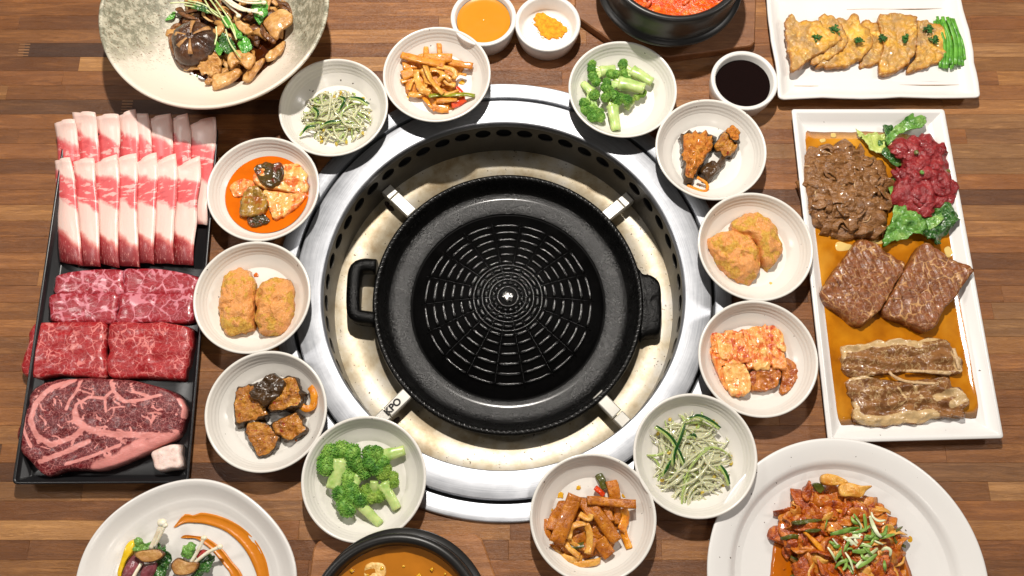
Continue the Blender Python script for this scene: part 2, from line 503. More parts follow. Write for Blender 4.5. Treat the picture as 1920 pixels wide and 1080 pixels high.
def mk_floor():
    n = NB('stained_drip_steel'); r = n.obj
    a, _ = n.noise(r, 26, 5, .65); b, _ = n.noise(r, 120, 5, .7, .6); s, _ = n.noise(r, 300, 2)
    c = n.ramp(a, [(.3, C(132, 110, 74)), (.48, C(172, 160, 136)), (.7, C(190, 186, 178))])
    c = n.mix(n.math('MULTIPLY', n.step(b, .60, .72), .55), c, C(140, 100, 50))
    c = n.mix(n.step(n.math('ADD', s, n.math('MULTIPLY', a, .25)), .80, .83), c, C(60, 38, 20))
    n.set(Base_Color=c, Roughness=.40, Metallic=.30, Normal=n.bump(b, .2, .0006))
    return n.m
m_floor = mk_floor()
# ------------------------------------------------------------------ table of glued staves, with the hole for the grill
GX, GY, RHOLE = -.010, .0016, .2380
table = empty('dining_table', (0, 0, 0), 'brown butcher block wooden table of glued staves with a round hole for the grill', 'table')
rng = random.Random(4)
ROW = .0196
rowoff = at(240, 214)[1]
rowof = lambda y: math.floor((y - rowoff) / ROW)
forced = {}
for px, py, side in ((45, 93, 1), (238, 199, 1)):
    x, y, _ = at(px, py); forced.setdefault(rowof(y), []).append((x, side))
pal = [((.300, .138, .052), 7), ((.260, .114, .041), 7), ((.215, .092, .033), 4), ((.150, .064, .024), 1), ((.37, .19, .078), 3), ((.44, .25, .115), 1), ((.33, .165, .066), 3)]
def plank(x0, x1, y0, y1, col):
    g = .00006
    V, F = box_geo(x0 + g, x1 - g, y0 + g, y1 - g, -.032, rng.uniform(-.00012, 0), .00018)
    o = link('plank', V, F, m_wood, table, smooth=False, origin=np.array([(x0 + x1) / 2, (y0 + y1) / 2, 0]))
    k = rng.uniform(.78, 1.24); o.color = (col[0] * k * 1.06, col[1] * k * .95, col[2] * k * .72, 1)
r0, r1 = rowof(-.47), rowof(.56)
for row in range(r0, r1 + 1):
    y0 = rowoff + row * ROW; y1 = y0 + ROW
    xs = [-.84]; x = -.84 - rng.uniform(0, .3)
    while x < .84:
        x += rng.choice((.13, .19, .26, .33, .42, .5)) * rng.uniform(.8, 1.2)
        if x < .80 and x > -.78:
            xs.append(x)
    xs.append(.84)
    for fx, _s in forced.get(row, []):
        xs = [q for q in xs if abs(q - fx) > .09] + [fx]
    xs.sort()
    ym = 0 if y0 - GY <= 0 <= y1 - GY else min(abs(y0 - GY), abs(y1 - GY))
    hc = math.sqrt(RHOLE ** 2 - ym ** 2) if ym < RHOLE else 0
    prev = None
    for a, b in zip(xs, xs[1:]):
        col = rng.choices([p[0] for p in pal], [p[1] for p in pal])[0]
        if b == xs[-1] and rng.random() < .6:
            col = rng.choice([(.30, .165, .08), (.34, .19, .092), (.24, .125, .06)])  # right-end staves greyer: the sheen on that side is put into their colour
        if any(abs(b - q[0]) < 1e-6 and q[1] for q in forced.get(row, [])) or any(abs(a - q[0]) < 1e-6 for q in forced.get(row, [])):
            col = (.085, .038, .018) if any(abs(a - q[0]) < 1e-6 for q in forced.get(row, [])) else (.17, .08, .036)
        segs = [(a, b)]
        if hc:
            l, r = GX - hc, GX + hc; segs = [(a, min(b, l)), (max(a, r), b)]
        for s0, s1 in segs:
            if s1 - s0 > .004:
                plank(s0, s1, y0, y1, col)
    for fx, _s in forced.get(row, []):                                     # comb of a finger joint between two staves
        parts = [box_geo(fx - .0065, fx + .0065, y0 + ROW * (k + .28) / 5, y0 + ROW * (k + .72) / 5, -.004, .0003, .0001) for k in range(5)]
        V, F = join(parts); o = link('finger_joint', V, F, m_wood, table, smooth=False, origin=np.array([fx, y0 + ROW / 2, 0])); o['kind'] = 'stuff'
        o.color = (.36, .19, .085, 1)

# ------------------------------------------------------------------ grill set into the table
grill = empty('table_grill', (GX, GY, 0), 'round brushed steel tabletop grill well with concentric rings set into the wood', 'grill')
def ring(name, prof, mat, seg=192, parent=grill, cx=GX, cy=GY, closed=False):
    V, F = lathe_geo(prof, seg, cx, cy, 0, closed=False)
    if closed:
        m = len(prof)
        F += [((m - 1) * seg + j, (m - 1) * seg + (j + 1) % seg, (j + 1) % seg, j) for j in range(seg)]
    return link(name, V, F, mat, parent)
ring('outer_flange', [(.2374, -.006), (.2374, .0026), (.2382, .0036), (.2545, .0036), (.2560, .0030), (.2566, .0004), (.2566, .0002)], m_steel)
ring('groove', [(.2300, -.0075), (.2400, -.0075)], m_dark)
ring('steel_ring', [(.2030, -.0060), (.2032, .0024), (.2045, .0040), (.2058, .0042), (.2318, .0042), (.2330, .0036), (.2338, .0015), (.2338, -.0075)], m_steel)
# perforated wall: fifty round holes under the rim
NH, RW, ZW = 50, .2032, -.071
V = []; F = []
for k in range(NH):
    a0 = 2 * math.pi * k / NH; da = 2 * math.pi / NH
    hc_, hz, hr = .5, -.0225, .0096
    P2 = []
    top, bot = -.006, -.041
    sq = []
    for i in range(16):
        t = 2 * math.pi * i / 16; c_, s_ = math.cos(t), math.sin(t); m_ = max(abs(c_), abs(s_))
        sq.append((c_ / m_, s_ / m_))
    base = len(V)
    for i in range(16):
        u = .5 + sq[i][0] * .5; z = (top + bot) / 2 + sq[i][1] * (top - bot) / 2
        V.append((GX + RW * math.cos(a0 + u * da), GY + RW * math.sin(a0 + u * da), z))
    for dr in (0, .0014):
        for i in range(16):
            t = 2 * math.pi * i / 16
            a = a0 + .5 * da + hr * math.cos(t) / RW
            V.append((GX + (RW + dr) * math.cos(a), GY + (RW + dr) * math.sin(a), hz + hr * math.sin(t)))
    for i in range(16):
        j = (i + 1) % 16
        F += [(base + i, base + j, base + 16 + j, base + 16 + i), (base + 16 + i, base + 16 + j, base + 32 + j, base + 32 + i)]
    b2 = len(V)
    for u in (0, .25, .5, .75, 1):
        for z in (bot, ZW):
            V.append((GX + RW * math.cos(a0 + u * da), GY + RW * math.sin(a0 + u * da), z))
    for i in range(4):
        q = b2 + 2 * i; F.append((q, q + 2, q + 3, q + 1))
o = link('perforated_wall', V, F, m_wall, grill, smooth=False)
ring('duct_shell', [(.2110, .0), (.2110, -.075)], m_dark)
ring('drip_floor', [(.2034, -.0700), (.148, -.0690), (.146, -.075)], m_floor)
ring('fire_bowl', [(.150, -.074), (.145, -.10), (.09, -.12), (.0005, -.125)], m_dark)
m_brk = metal_mat('bracket_steel', (.80, .77, .70, 1), .38, .0, .2, .55)
for bi, (px, py) in enumerate(((741, 368), (1167, 378), (727, 771), (1160, 778))):
    x, y, _ = at(px, py, -.045); a = math.atan2(y - GY, x - GX); ca, sa = math.cos(a), math.sin(a)
    def rot(V):
        return np.stack([GX + V[:, 0] * ca - V[:, 1] * sa, GY + V[:, 0] * sa + V[:, 1] * ca, V[:, 2]], 1)
    V, F = box_geo(.1560, .1875, -.0072, .0072, -.0565, -.0475, .0012)
    b = link('bracket', rot(V), F, m_brk, grill, smooth=False)
    b['_o'] = [GX, GY, 0]
    V, F = box_geo(.1888, .2028, -.0072, .0072, -.060, -.0480, .0010)
    link('bracket_hinge', rot(V), F, m_brk, b, smooth=False)
    if bi == 2:
        cu = bpy.data.curves.new('stamped_lettering', 'FONT'); cu.body = 'KPO'; cu.size = .0112; cu.extrude = .0002; cu.align_x = 'CENTER'; cu.align_y = 'CENTER'; cu.offset = .0004
        t = bpy.data.objects.new('stamped_lettering', cu); COL.objects.link(t); dg = bpy.context.evaluated_depsgraph_get()
        me = bpy.data.meshes.new_from_object(t.evaluated_get(dg)); bpy.data.objects.remove(t)
        me.materials.append(m_dark); t = bpy.data.objects.new('stamped_lettering', me); COL.objects.link(t); t.parent = b
        r_ = .179; t.location = (r_ * ca, r_ * sa, -.0473); t.rotation_euler = (0, 0, a + math.pi)
    blobs = [blob_geo((.186 + .004 * k, .0095 + .001 * (k % 2), -.068), (.004, .0028, .002), k, .4) for k in range(3)] if bi in (0, 2) else []
    if blobs:
        V, F = join(blobs); ch = link('char_residue', rot(V), F, metal_mat('char', (.03, .014, .01, 1), .6, metallic=0), grill); ch['kind'] = 'stuff'

# ------------------------------------------------------------------ cast iron pan
KX, KY = -.0048, .0004
pan = empty('grill_pan', (KX, KY, -.07), 'round black cast iron dome grill pan with ridged centre and two lug handles', 'pan')
prof = [(.0005, -.082), (.12, -.082), (.150, -.068), (.1585, -.060), (.1600, -.050), (.1592, -.0455), (.1565, -.0440), (.1540, -.0455), (.1520, -.050), (.1490, -.0585), (.1458, -.0640), (.1440, -.0662), (.1432, -.0668)]
ring('body', prof, m_iron, 160, pan, KX, KY)
ring('flange', [(.1436, -.0672), (.1430, -.0664), (.135, -.0671), (.126, -.0680), (.1195, -.0688), (.1175, -.0697)], m_iron_dry, 160, pan, KX, KY)
ZD = lambda r: -.0345 - .0365 * (min(r, .1175) / .1175) ** 1.75
ring('dome', [(.1176, -.0702), (.1165, -.0716)] + [(r, ZD(r) - .0006) for r in np.linspace(.114, .0004, 40)], m_dome, 160, pan, KX, KY)
rr = random.Random(8)
RIB = [(.0165, 16, .0034), (.0255, 18, .0038), (.0350, 18, .0040), (.0450, 18, .0042), (.0550, 18, .0042), (.0655, 18, .0042), (.0765, 18, .0042), (.0875, 18, .0042), (.0985, 18, .0038)]
for ri, (r, n, wd) in enumerate(RIB):
    parts = []
    for k in range(n):
        g = .0017 / r; a0 = 2 * math.pi * k / n + g + .02; a1 = 2 * math.pi * (k + 1) / n - g + .02
        P = []
        for t in np.linspace(0, 1, 7):
            a = a0 + (a1 - a0) * t; q = r + rr.uniform(-.0002, .0002)
            P.append((KX + q * math.cos(a), KY + q * math.sin(a), ZD(r) + .0001 + (-.0006 if t in (0, 1) else rr.uniform(-.0001, .0002))))
        parts.append(strip_geo(P, wd, .0034, segs=6, sides=8, box=.8))
    V, F = join(parts); link('raised_rib', V, F, m_iron_wet, pan)
V, F = join([lathe_geo([(rr_ + .0011 * math.cos(t), ZD(rr_) + .0012 * math.sin(t)) for t in np.linspace(0, 2 * math.pi, 9)], 80, KX, KY, closed=False) for rr_ in (.0118, .0212, .0300, .0400)])
link('raised_rib', V, F, m_iron_wet, pan)
parts = []
for k in range(18):                                                       # shallow radial seams
    a = 2 * math.pi * k / 18 + .02
    parts.append(strip_geo([(KX + r * math.cos(a), KY + r * math.sin(a), ZD(r) - .0005) for r in np.linspace(.013, .104, 7)], .0012, .0012, segs=8, sides=5))
V, F = join(parts); link('radial_seam_rib', V, F, m_iron_wet, pan)
parts = [blob_geo((KX, KY, ZD(0) + .0006), (.0062, .0062, .0022), 3, .25, 2.5, ICO3)]
V, F = join(parts); link('hub', V, F, metal_mat('worn_iron_hub', (.55, .54, .52, 1), .28, scr=.3), pan)
parts = []
for k in range(150):                                                      # braided rope round the rim
    a = 2 * math.pi * k / 150; r = .1560
    parts.append(blob_geo((KX + r * math.cos(a), KY + r * math.sin(a), -.0458), (.0036, .0016, .0024), k, .12, 1.5, ICO1, a + .95))
V, F = join(parts); link('rope_edge', V, F, mk_iron('cast_iron_rope', (.008, .0075, .007, 1), .28, .4, .9, .3), pan)
lug = [at(px, py, -.050) for px, py in ((706, 501), (682, 500), (668, 510), (664, 545), (664, 580), (670, 594), (704, 600))]
V, F = strip_geo(lug, .0165, .0240, segs=26, sides=12, box=.6)
link('handle', V, F, m_iron, pan)
lug = PX([(1196, 500), (1204, 506), (1228, 515), (1240, 530), (1243, 570), (1242, 615), (1236, 630), (1212, 634), (1200, 636), (1197, 570)], -.049)
pillow('handle', lug, .012, -.060, m_iron, pan, n=5, M=60, amp=.0012, scale=90, seed=4)

# ------------------------------------------------------------------ dishes
def lathe_thing(name, prof, mat, c, z, label, cat, group=None, seg=112, wob=None):
    V, F = lathe_geo(prof, seg, c[0], c[1], z, wob)
    o = link(name, V, F, mat); tag(o, label, cat, group)
    return o
ZT = .0045                                                                # side dishes stand level with the steel ring
SR, SH = .0636, .0250
def dish_prof():
    p = [(.0005, 0), (.033, 0), (.0355, .0005), (.0365, .002), (.046, .0072), (.0555, .0155), (.0620, .0233), (.0635, .0252), (.0636, .0262), (.0628, .0270), (.0614, .0268), (.0604, .0258)]
    for t in np.linspace(0, 1, 26)[1:]:
        r = .0604 - (.0604 - .0425) * t; z = .0046 + .0212 * (1 - t) ** 1.65
        p.append((r + .00028 * math.sin(t * 46) * (1 - t) ** .4 * (t > .02), z))
    return p + [(.041, .0043), (.036, .0040), (.02, .0040), (.0005, .0040)]
DP = dish_prof()
SIDE = {}
def side_dish(key, px, py, label):
    c = at(px, py, ZT + .0262); SIDE[key] = c[:2]
    return lathe_thing('side_dish', DP, m_glaze, c, ZT, label, 'dish', 'small round side dishes set around the grill')
for key, px, py, lb in (
    ('fish_top', 819, 138, 'small white round dish holding fishcake with pepper strips beside the orange sauce cup'),
    ('sprout_top', 625, 200, 'small white round dish of bean sprouts in the shadow of the speckled mushroom bowl'),
    ('kimchi_left', 493, 353, 'small white round dish of kimchi standing in red broth'),
    ('croq_left', 472.5, 556, 'small white round dish with two oblong croquettes beside the black meat tray'),
    ('egg_left', 498.5, 770, 'small white round dish with braised aubergine pieces below the oblong croquettes'),
    ('broc_low', 682, 897, 'small white round dish of broccoli touching the lower black stew pot'),
    ('fish_low', 1112, 970, 'small white round dish with plain fishcake strips on the lower edge of the grill'),
    ('sprout_low', 1303.5, 853, 'small white round dish of bean sprouts next to the large round stir-fry plate'),
    ('kimchi_right', 1421.5, 671, 'small white round dish with a dry stack of kimchi leaves'),
    ('croq_right', 1416.5, 461, 'small white round dish with two rounded croquettes beside the white meat plate'),
    ('egg_right', 1333, 279, 'small white round dish with a lump of spiced aubergine below the soy sauce cup'),
    ('broc_top', 1167.5, 166, 'small white round dish of broccoli under the upper black stew pot')):
    side_dish(key, px, py, lb)
FZ = ZT + .0042                                                           # dish floor

def cup_prof(R_, H):
    return [(.0005, 0), (R_ * .86, 0), (R_ * .90, .0015), (R_ * .97, H * .5), (R_, H - .002), (R_ - .0006, H - .0004), (R_ - .002, H), (R_ - .0045, H - .0003), (R_ - .0056, H - .002), (R_ * .80, H * .35), (R_ * .74, .0065), (R_ * .6, .0055), (.0005, .0055)]
CUPS = {}
for key, px, py, r_, h_, lb in (('orange', 906.5, 32, .0398, .030, 'small white cup of orange dipping sauce'),
                                ('powder', 1027, 42, .0398, .028, 'small white cup with a pinch of yellow powder'),
                                ('soy', 1396, 150, .0395, .030, 'small white cup of dark soy sauce')):
    c = at(px, py, h_); CUPS[key] = c
    lathe_thing('sauce_cup', cup_prof(r_, h_), m_cup, c, .0004, lb, 'cup', 'little straight sided sauce cups')

def disc(name, c, rad, z, mat, label, cat, amp=.0003, seed=0, rings=14, seg=72, wob=None):
    prof = [(rad * t, .0006 * max(0, (t - .85) / .15) ** 2) for t in np.linspace(1, .004, rings)]
    V, F = lathe_geo(prof, seg, c[0], c[1], z, wob, closed=False)
    V[:, 2] += fbm(V * 60 + seed, seed) * amp
    n0 = len(V); V = np.vstack([V, [[c[0], c[1], z]]]); k = (rings - 1) * seg
    F += [(k + j, k + (j + 1) % seg, n0) for j in range(seg)]
    o = link(name, V, F, mat)
    if label:
        tag(o, label, cat)
    return o
disc('orange_sauce', CUPS['orange'], .0325, .0225, liquid('mustard_sauce', C(214, 140, 30), .18, var=.12), 'smooth orange dipping sauce filling the white cup', 'sauce', .0001)
disc('soy_sauce', CUPS['soy'], .0325, .0205, liquid('soy', (.006, .0012, .0008, 1), .05, var=.2), 'dark brown soy sauce filling the white cup', 'sauce', .0003, seed=4)
m_pow = food('curry_powder', [(.3, C(220, 130, 10)), (.6, C(250, 175, 30))], 300, 4, rough=.8, bump=1, bscale=900, coat=0, specks=((C(190, 90, 10), 500, .68),))
V, F, mi, T, O = pillow_geo(PX([(1350, 150), (1405, 95), (1450, 100), (1520, 150), (1620, 205), (1630, 260), (1570, 310), (1450, 315), (1390, 250)], .008, 700, 0, 4.5), .0042, .006, 1.6, 10, 64, amp=.0014, scale=400, rad=.12, seed=3)
pr = random.Random(3); gr = [(V, F)]
for k in range(60):
    p = O[pr.randrange(len(O))] + np.array([pr.gauss(0, .0018), pr.gauss(0, .0018)]); gr.append(blob_geo((p[0], p[1], .0066), (.0005, .0005, .0005), k, .3, ico=(ICO_V, ICO_F)))
V, F = join(gr); tag(link('yellow_powder', V, F, m_pow), 'small heap of yellow spice powder in the white cup', 'spice')['kind'] = 'stuff'

# stone pots on wooden underlays
POT = [(.0005, 0), (.062, 0), (.066, .002), (.080, .018), (.0865, .028), (.0880, .0315), (.0870, .0345), (.0825, .0350), (.0805, .037), (.0815, .050), (.0825, .064), (.0822, .071), (.0800, .0740), (.0765, .0742), (.0735, .0720), (.0718, .066), (.070, .050), (.064, .02), (.0005, .018)]
def board(pts, h, label):
    o = pillow('wooden_underlay', pts, h, .0006, m_wood, n=14, M=72, rings=6, dens=.4)
    o.color = (.24, .115, .05, 1); tag(o, label, 'wooden board', 'wooden boards under the hot pots')
def rquad(pts, r):
    """corner-rounded polygon"""
    P = np.asarray(pts, float); out = []; n = len(P)
    for i in range(n):
        a, b, c = P[i - 1], P[i], P[(i + 1) % n]; u = (a - b); v = (c - b); lu, lv = np.linalg.norm(u), np.linalg.norm(v); u /= lu; v /= lv
        ang = math.acos(max(-1, min(1, float(u @ v)))); d = min(r / math.tan(ang / 2), lu * .45, lv * .45)
        p0, p1 = b + u * d, b + v * d
        for t in np.linspace(0, 1, 7):
            out.append((1 - t) ** 2 * p0 + 2 * t * (1 - t) * b + t * t * p1)
    return out
def slab_poly(name, O, h, z0, mat, bev=.0015):
    O = np.array(O); c = O.mean(0); M = len(O); V = []; F = []
    d = (O - c); L = np.linalg.norm(d, axis=1)[:, None]
    for k, z in ((0, z0), (0, z0 + h - bev), (bev, z0 + h)):
        q = c + d * (1 - k / L); V += [(x, y, z) for x, y in q]
    for r in range(2):
        for i in range(M):
            j = (i + 1) % M; F.append((r * M + i, r * M + j, (r + 1) * M + j, (r + 1) * M + i))
    F += [tuple(range(2 * M, 3 * M)), tuple(reversed(range(M)))]
    return link(name, V, F, mat, smooth=False)
o = slab_poly('wooden_underlay', rquad(PX([(1090, -150), (1076, 28), (1150, 80), (1250, 108), (1415, 86), (1422, -150)], .012), .012), .0125, .0006, m_wood)
o.color = (.30, .13, .05, 1); tag(o, 'dark wooden underlay board beneath the pot of red stew', 'wooden board', 'wooden boards under the hot pots')
o = slab_poly('wooden_underlay', rquad(PX([(590, 1010), (900, 1000), (950, 1140), (950, 1240), (560, 1240)], .012), .016), .0125, .0006, m_wood)
o.color = (.46, .20, .07, 1); tag(o, 'rounded wooden underlay board beneath the pot of orange stew', 'wooden board', 'wooden boards under the hot pots')
PZ = .0135
pot_a = at(1267, -76, PZ + .074); pot_b = at(739, 1177, PZ + .074)
lathe_thing('stone_pot', POT, m_pot, pot_a, PZ, 'black stone pot holding bright red stew', 'pot', 'black stone stew pots', 128)
lathe_thing('stone_pot', POT, m_pot, pot_b, PZ, 'black stone pot holding orange brown stew', 'pot', 'black stone stew pots', 128)
disc('red_stew', pot_a, .0715, PZ + .0640, food('red_stew_surface', [(.3, C(180, 40, 8)), (.5, C(225, 85, 15)), (.7, C(240, 140, 40))], 90, 6, 1.2, .18, .6, 160, .002, coat=.6), 'bubbling red stew in the upper stone pot', 'stew', .003, 5, 20)
disc('orange_stew', pot_b, .0712, PZ + .0600, liquid('orange_stew_broth', C(198, 122, 32), .1, var=.45, scale=45, bump=.25), 'orange brown stew in the lower stone pot', 'stew', .0016, 8, 20)
m_tofu = food('tofu', [(.3, C(214, 150, 60)), (.6, C(240, 205, 130))], 130, 4, rough=.3, coat=.4)
for k, (px, py, s) in enumerate(((702, 1072, .9), (735, 1100, .8))):
    x, y, _ = at(px, py, PZ + .062)
    pillow('tofu_cube', [(x - .010 * s, y - .008 * s), (x + .009 * s, y - .010 * s), (x + .011 * s, y + .007 * s), (x - .009 * s, y + .009 * s)], .006, PZ + .0552, m_tofu, n=6, amp=.0012, scale=150, seed=k)
    tag(bpy.context.scene.objects[-1] if False else COL.objects[-1], f"{('pale square', 'small pale', 'wide pale', 'tiny pale', 'half sunk pale')[k]} piece of tofu floating in the orange stew", 'tofu', 'tofu pieces in the orange stew')
m_redbit = food('red_stew_bits', [(.3, C(190, 50, 15)), (.6, C(235, 110, 50))], 120, coat=.6, rough=.25)
rr = random.Random(12)
stew = empty('stew_filling', (pot_a[0], pot_a[1], PZ + .06), 'red shredded pieces breaking the surface of the red stew', 'stew filling')
for k in range(38):
    a = rr.uniform(0, 6.28); q = .063 * rr.random() ** .5; x, y = pot_a[0] + q * math.cos(a), pot_a[1] + q * math.sin(a) ; d = rr.uniform(0, 3.14); l = rr.uniform(.006, .014)
    strip('shred', [(x - l * math.cos(d), y - l * math.sin(d), PZ + .0635), (x + .002, y, PZ + .067), (x + l * math.cos(d + .5), y + l * math.sin(d + .5), PZ + .0635)], rr.uniform(.003, .006), .003, m_redbit, stew, segs=6, sides=6)

# big speckled bowl
def mk_bowlmat():
    n = NB('speckled_bowl_glaze'); o = n.obj
    g = n.t.nodes.new('ShaderNodeSeparateXYZ'); n.link(o, g.inputs[0])
    a, _ = n.noise(o, 12, 4, .6); b, _ = n.noise(o, 110, 5, .75, .6); d, _ = n.noise(n.mapping(o, (1, 2, 1)), 330, 2)
    side = n.math('ADD', n.math('MULTIPLY', n.math('ABSOLUTE', n.math('ADD', g.outputs[0], .0)), 7.5), n.math('MULTIPLY', n.math('ADD', g.outputs[1], .01), 4.2))
    m = n.step(n.math('ADD', side, n.math('ADD', n.math('MULTIPLY', a, .5), n.math('MULTIPLY', b, .9))), 1.15, 1.45)
    c = n.mix(m, C(232, 220, 203), n.mix(n.step(b, .42, .6), C(128, 126, 106), C(196, 190, 168)))
    c = n.mix(n.math('MULTIPLY', n.step(d, .60, .66), n.step(n.math('ADD', side, a), .75, 1.2)), c, C(110, 76, 44)); c = n.mix(n.step(d, .72, .75), c, C(120, 85, 55))
    n.set(Base_Color=c, Roughness=.42, Normal=n.bump(b, .3, .0008), Coat_Weight=.2)
    return n.m
bowl_c = at(402, 14, .072)
BOWL = [(.0005, 0), (.045, 0), (.048, .003), (.075, .014), (.105, .036), (.127, .064), (.1312, .0705), (.1312, .0728), (.1292, .0735), (.1268, .0722)] + [(.05 + (.1255 - .05) * t ** .85, .012 + .057 * t ** 1.7) for t in np.linspace(.97, 0, 18)] + [(.03, .0105), (.0005, .0105)]
lathe_thing('mushroom_bowl', BOWL, mk_bowlmat(), bowl_c, .0004, 'large speckled grey and cream stoneware bowl full of mushrooms', 'bowl', None, 144, lambda th, r: .006 * np.sin(th * 2 + 1) + .004 * np.sin(th * 3))

# large round plate and the wavy one
pl_c = at(1588.5, 1087, .020)
PLATE = [(.0005, 0), (.085, 0), (.090, .002), (.112, .010), (.136, .0185), (.1393, .0200), (.1396, .0212), (.1385, .0222), (.1365, .0222), (.1300, .0205), (.1185, .0172), (.1150, .0158), (.1125, .0130), (.1085, .0085), (.103, .0064), (.06, .0052), (.0005, .0050)]
lathe_thing('stir_fry_plate', PLATE, m_plate, pl_c, .0004, 'large round white plate with a wide rim under the red kimchi stir-fry', 'plate', None, 160)
wv_c = at(346, 1112, .020)
WAVY = [(.0005, 0), (.07, 0), (.075, .003), (.095, .012), (.1085, .0205), (.1100, .0222), (.1092, .0238), (.1070, .0236), (.1030, .0205), (.096, .0150)] + [(.092 - .02 * t + .0006 * math.sin(t * 30), .0128 - .0065 * t) for t in np.linspace(0, 1, 12)] + [(.05, .0056), (.0005, .0054)]
lathe_thing('wavy_plate', WAVY, m_plate2, wv_c, .0004, 'round off-white plate with an uneven wavy rim and an orange sauce swoosh', 'plate', None, 144, lambda th, r: (.012 * np.sin(th * 5 + .6) + .010 * np.sin(th * 3 + 1.2)) * min(1, r / .1))

# rectangular trays
def rect_tray(name, corners, prof, mat, rad, label, cat, wav=None):
    """corners: the outline at the rim; prof: (inset, z) from the underside round the rim to the inner floor"""
    P = np.asarray(corners, float); V = []; F = []
    c = P.mean(0)
    def inset(d):
        out = []
        n = 4
        for i in range(n):
            a, b, q = P[i - 1], P[i], P[(i + 1) % n]
            u = (b - a) / np.linalg.norm(b - a); v = (q - b) / np.linalg.norm(q - b)
            nu = np.array([-u[1], u[0]]); nv = np.array([-v[1], v[0]])
            if nu @ (c - b) < 0: nu = -nu
            if nv @ (c - b) < 0: nv = -nv
            k = (nu + nv); out.append(b + k * d / max(1 + float(nu @ nv), .2))
        return out
    rings = []
    for d, z in prof:
        rq = np.array(rquad(inset(d), max(.0008, rad - d * .6)))
        L = []                                                          # add points along the straight sides
        for i in range(len(rq)):
            a, b = rq[i], rq[(i + 1) % len(rq)]
            k = 10 if (i % 7 == 6) else 1
            for t in range(k):
                L.append(a + (b - a) * t / k)
        L = np.array(L); zz = np.full(len(L), z)
        if wav:
            L = L + wav(L) * min(1, max(0, 1 - d / .03))
            zz = zz + (z > .006) * fbm(np.c_[L * 25, np.zeros(len(L))], 3) * .0012
        rings.append(np.c_[L, zz])
    M = len(rings[0]); V = np.vstack(rings)
    for r in range(len(rings) - 1):
        for i in range(M):
            j = (i + 1) % M; F.append((r * M + i, r * M + j, (r + 1) * M + j, (r + 1) * M + i))
    F += [tuple(reversed(range(M))), tuple(range((len(rings) - 1) * M, len(rings) * M))]
    o = link(name, V, F, mat); tag(o, label, cat)
    return o
TR = [PX([q], .021)[0] for q in ((119, 252), (410, 240), (353, 906), (22, 908))]
rect_tray('meat_tray', TR, [(.012, .0005), (.006, .003), (.0006, .0195), (.0, .0205), (.0006, .0212), (.0022, .0212), (.0030, .0200), (.0036, .0150), (.0044, .0146), (.0085, .0052), (.0105, .0042), (.03, .0040)], m_black, .006, 'long black rectangular tray loaded with raw red meat and pork belly', 'tray')
WP = [PX([q], .016)[0] for q in ((1484, 204), (1771, 204), (1883, 822), (1553, 831))]
rect_tray('marinated_meat_plate', WP, [(.014, .0005), (.008, .003), (.0012, .0140), (.0, .0150), (.0008, .0160), (.0045, .0162), (.0060, .0154), (.0120, .0085), (.0160, .0060), (.020, .0052), (.03, .005)], m_plate, .004, 'long white rectangular plate with marinated beef lying in brown sauce', 'plate')
UP = [PX([q], .017)[0] for q in ((1433, -28), (1801, -28), (1839, 186), (1461, 186))]
rect_tray('pancake_plate', UP, [(.014, .0005), (.008, .002), (.0012, .0150), (.0, .0165), (.0010, .0178), (.004, .0178), (.007, .0160), (.0130, .0085), (.020, .0072), (.03, .0070)], m_plate2, .007, 'white rectangular plate with wavy edges under the overlapping fried pancakes', 'plate',
          lambda L: np.stack([fbm(np.c_[L * 22, np.full(len(L), 2.)], 2), fbm(np.c_[L * 22, np.full(len(L), 7.)], 5)], 1) * .0022)
m_line = food('brown_glaze_line', [(.3, C(150, 120, 95)), (.6, C(190, 165, 140))], 80, coat=.2)
for a, b in (((215, 93), (1510, 65)), ((300, 703), (1650, 690))):
    P = [at(1420 + (a[0] + (b[0] - a[0]) * t) / 4.364, (a[1] + (b[1] - a[1]) * t + 4 * math.sin(t * 9)) / 4.364, .0073) for t in np.linspace(0, 1, 8)]
    o = strip('glaze_line', P, .0011, .0009, m_line, segs=20, sides=6, taper=lambda t: .6 + .4 * math.sin(t * 17)); par = bpy.data.objects['pancake_plate']
    o.parent = par; o.location = Vector(o.location) - par.location
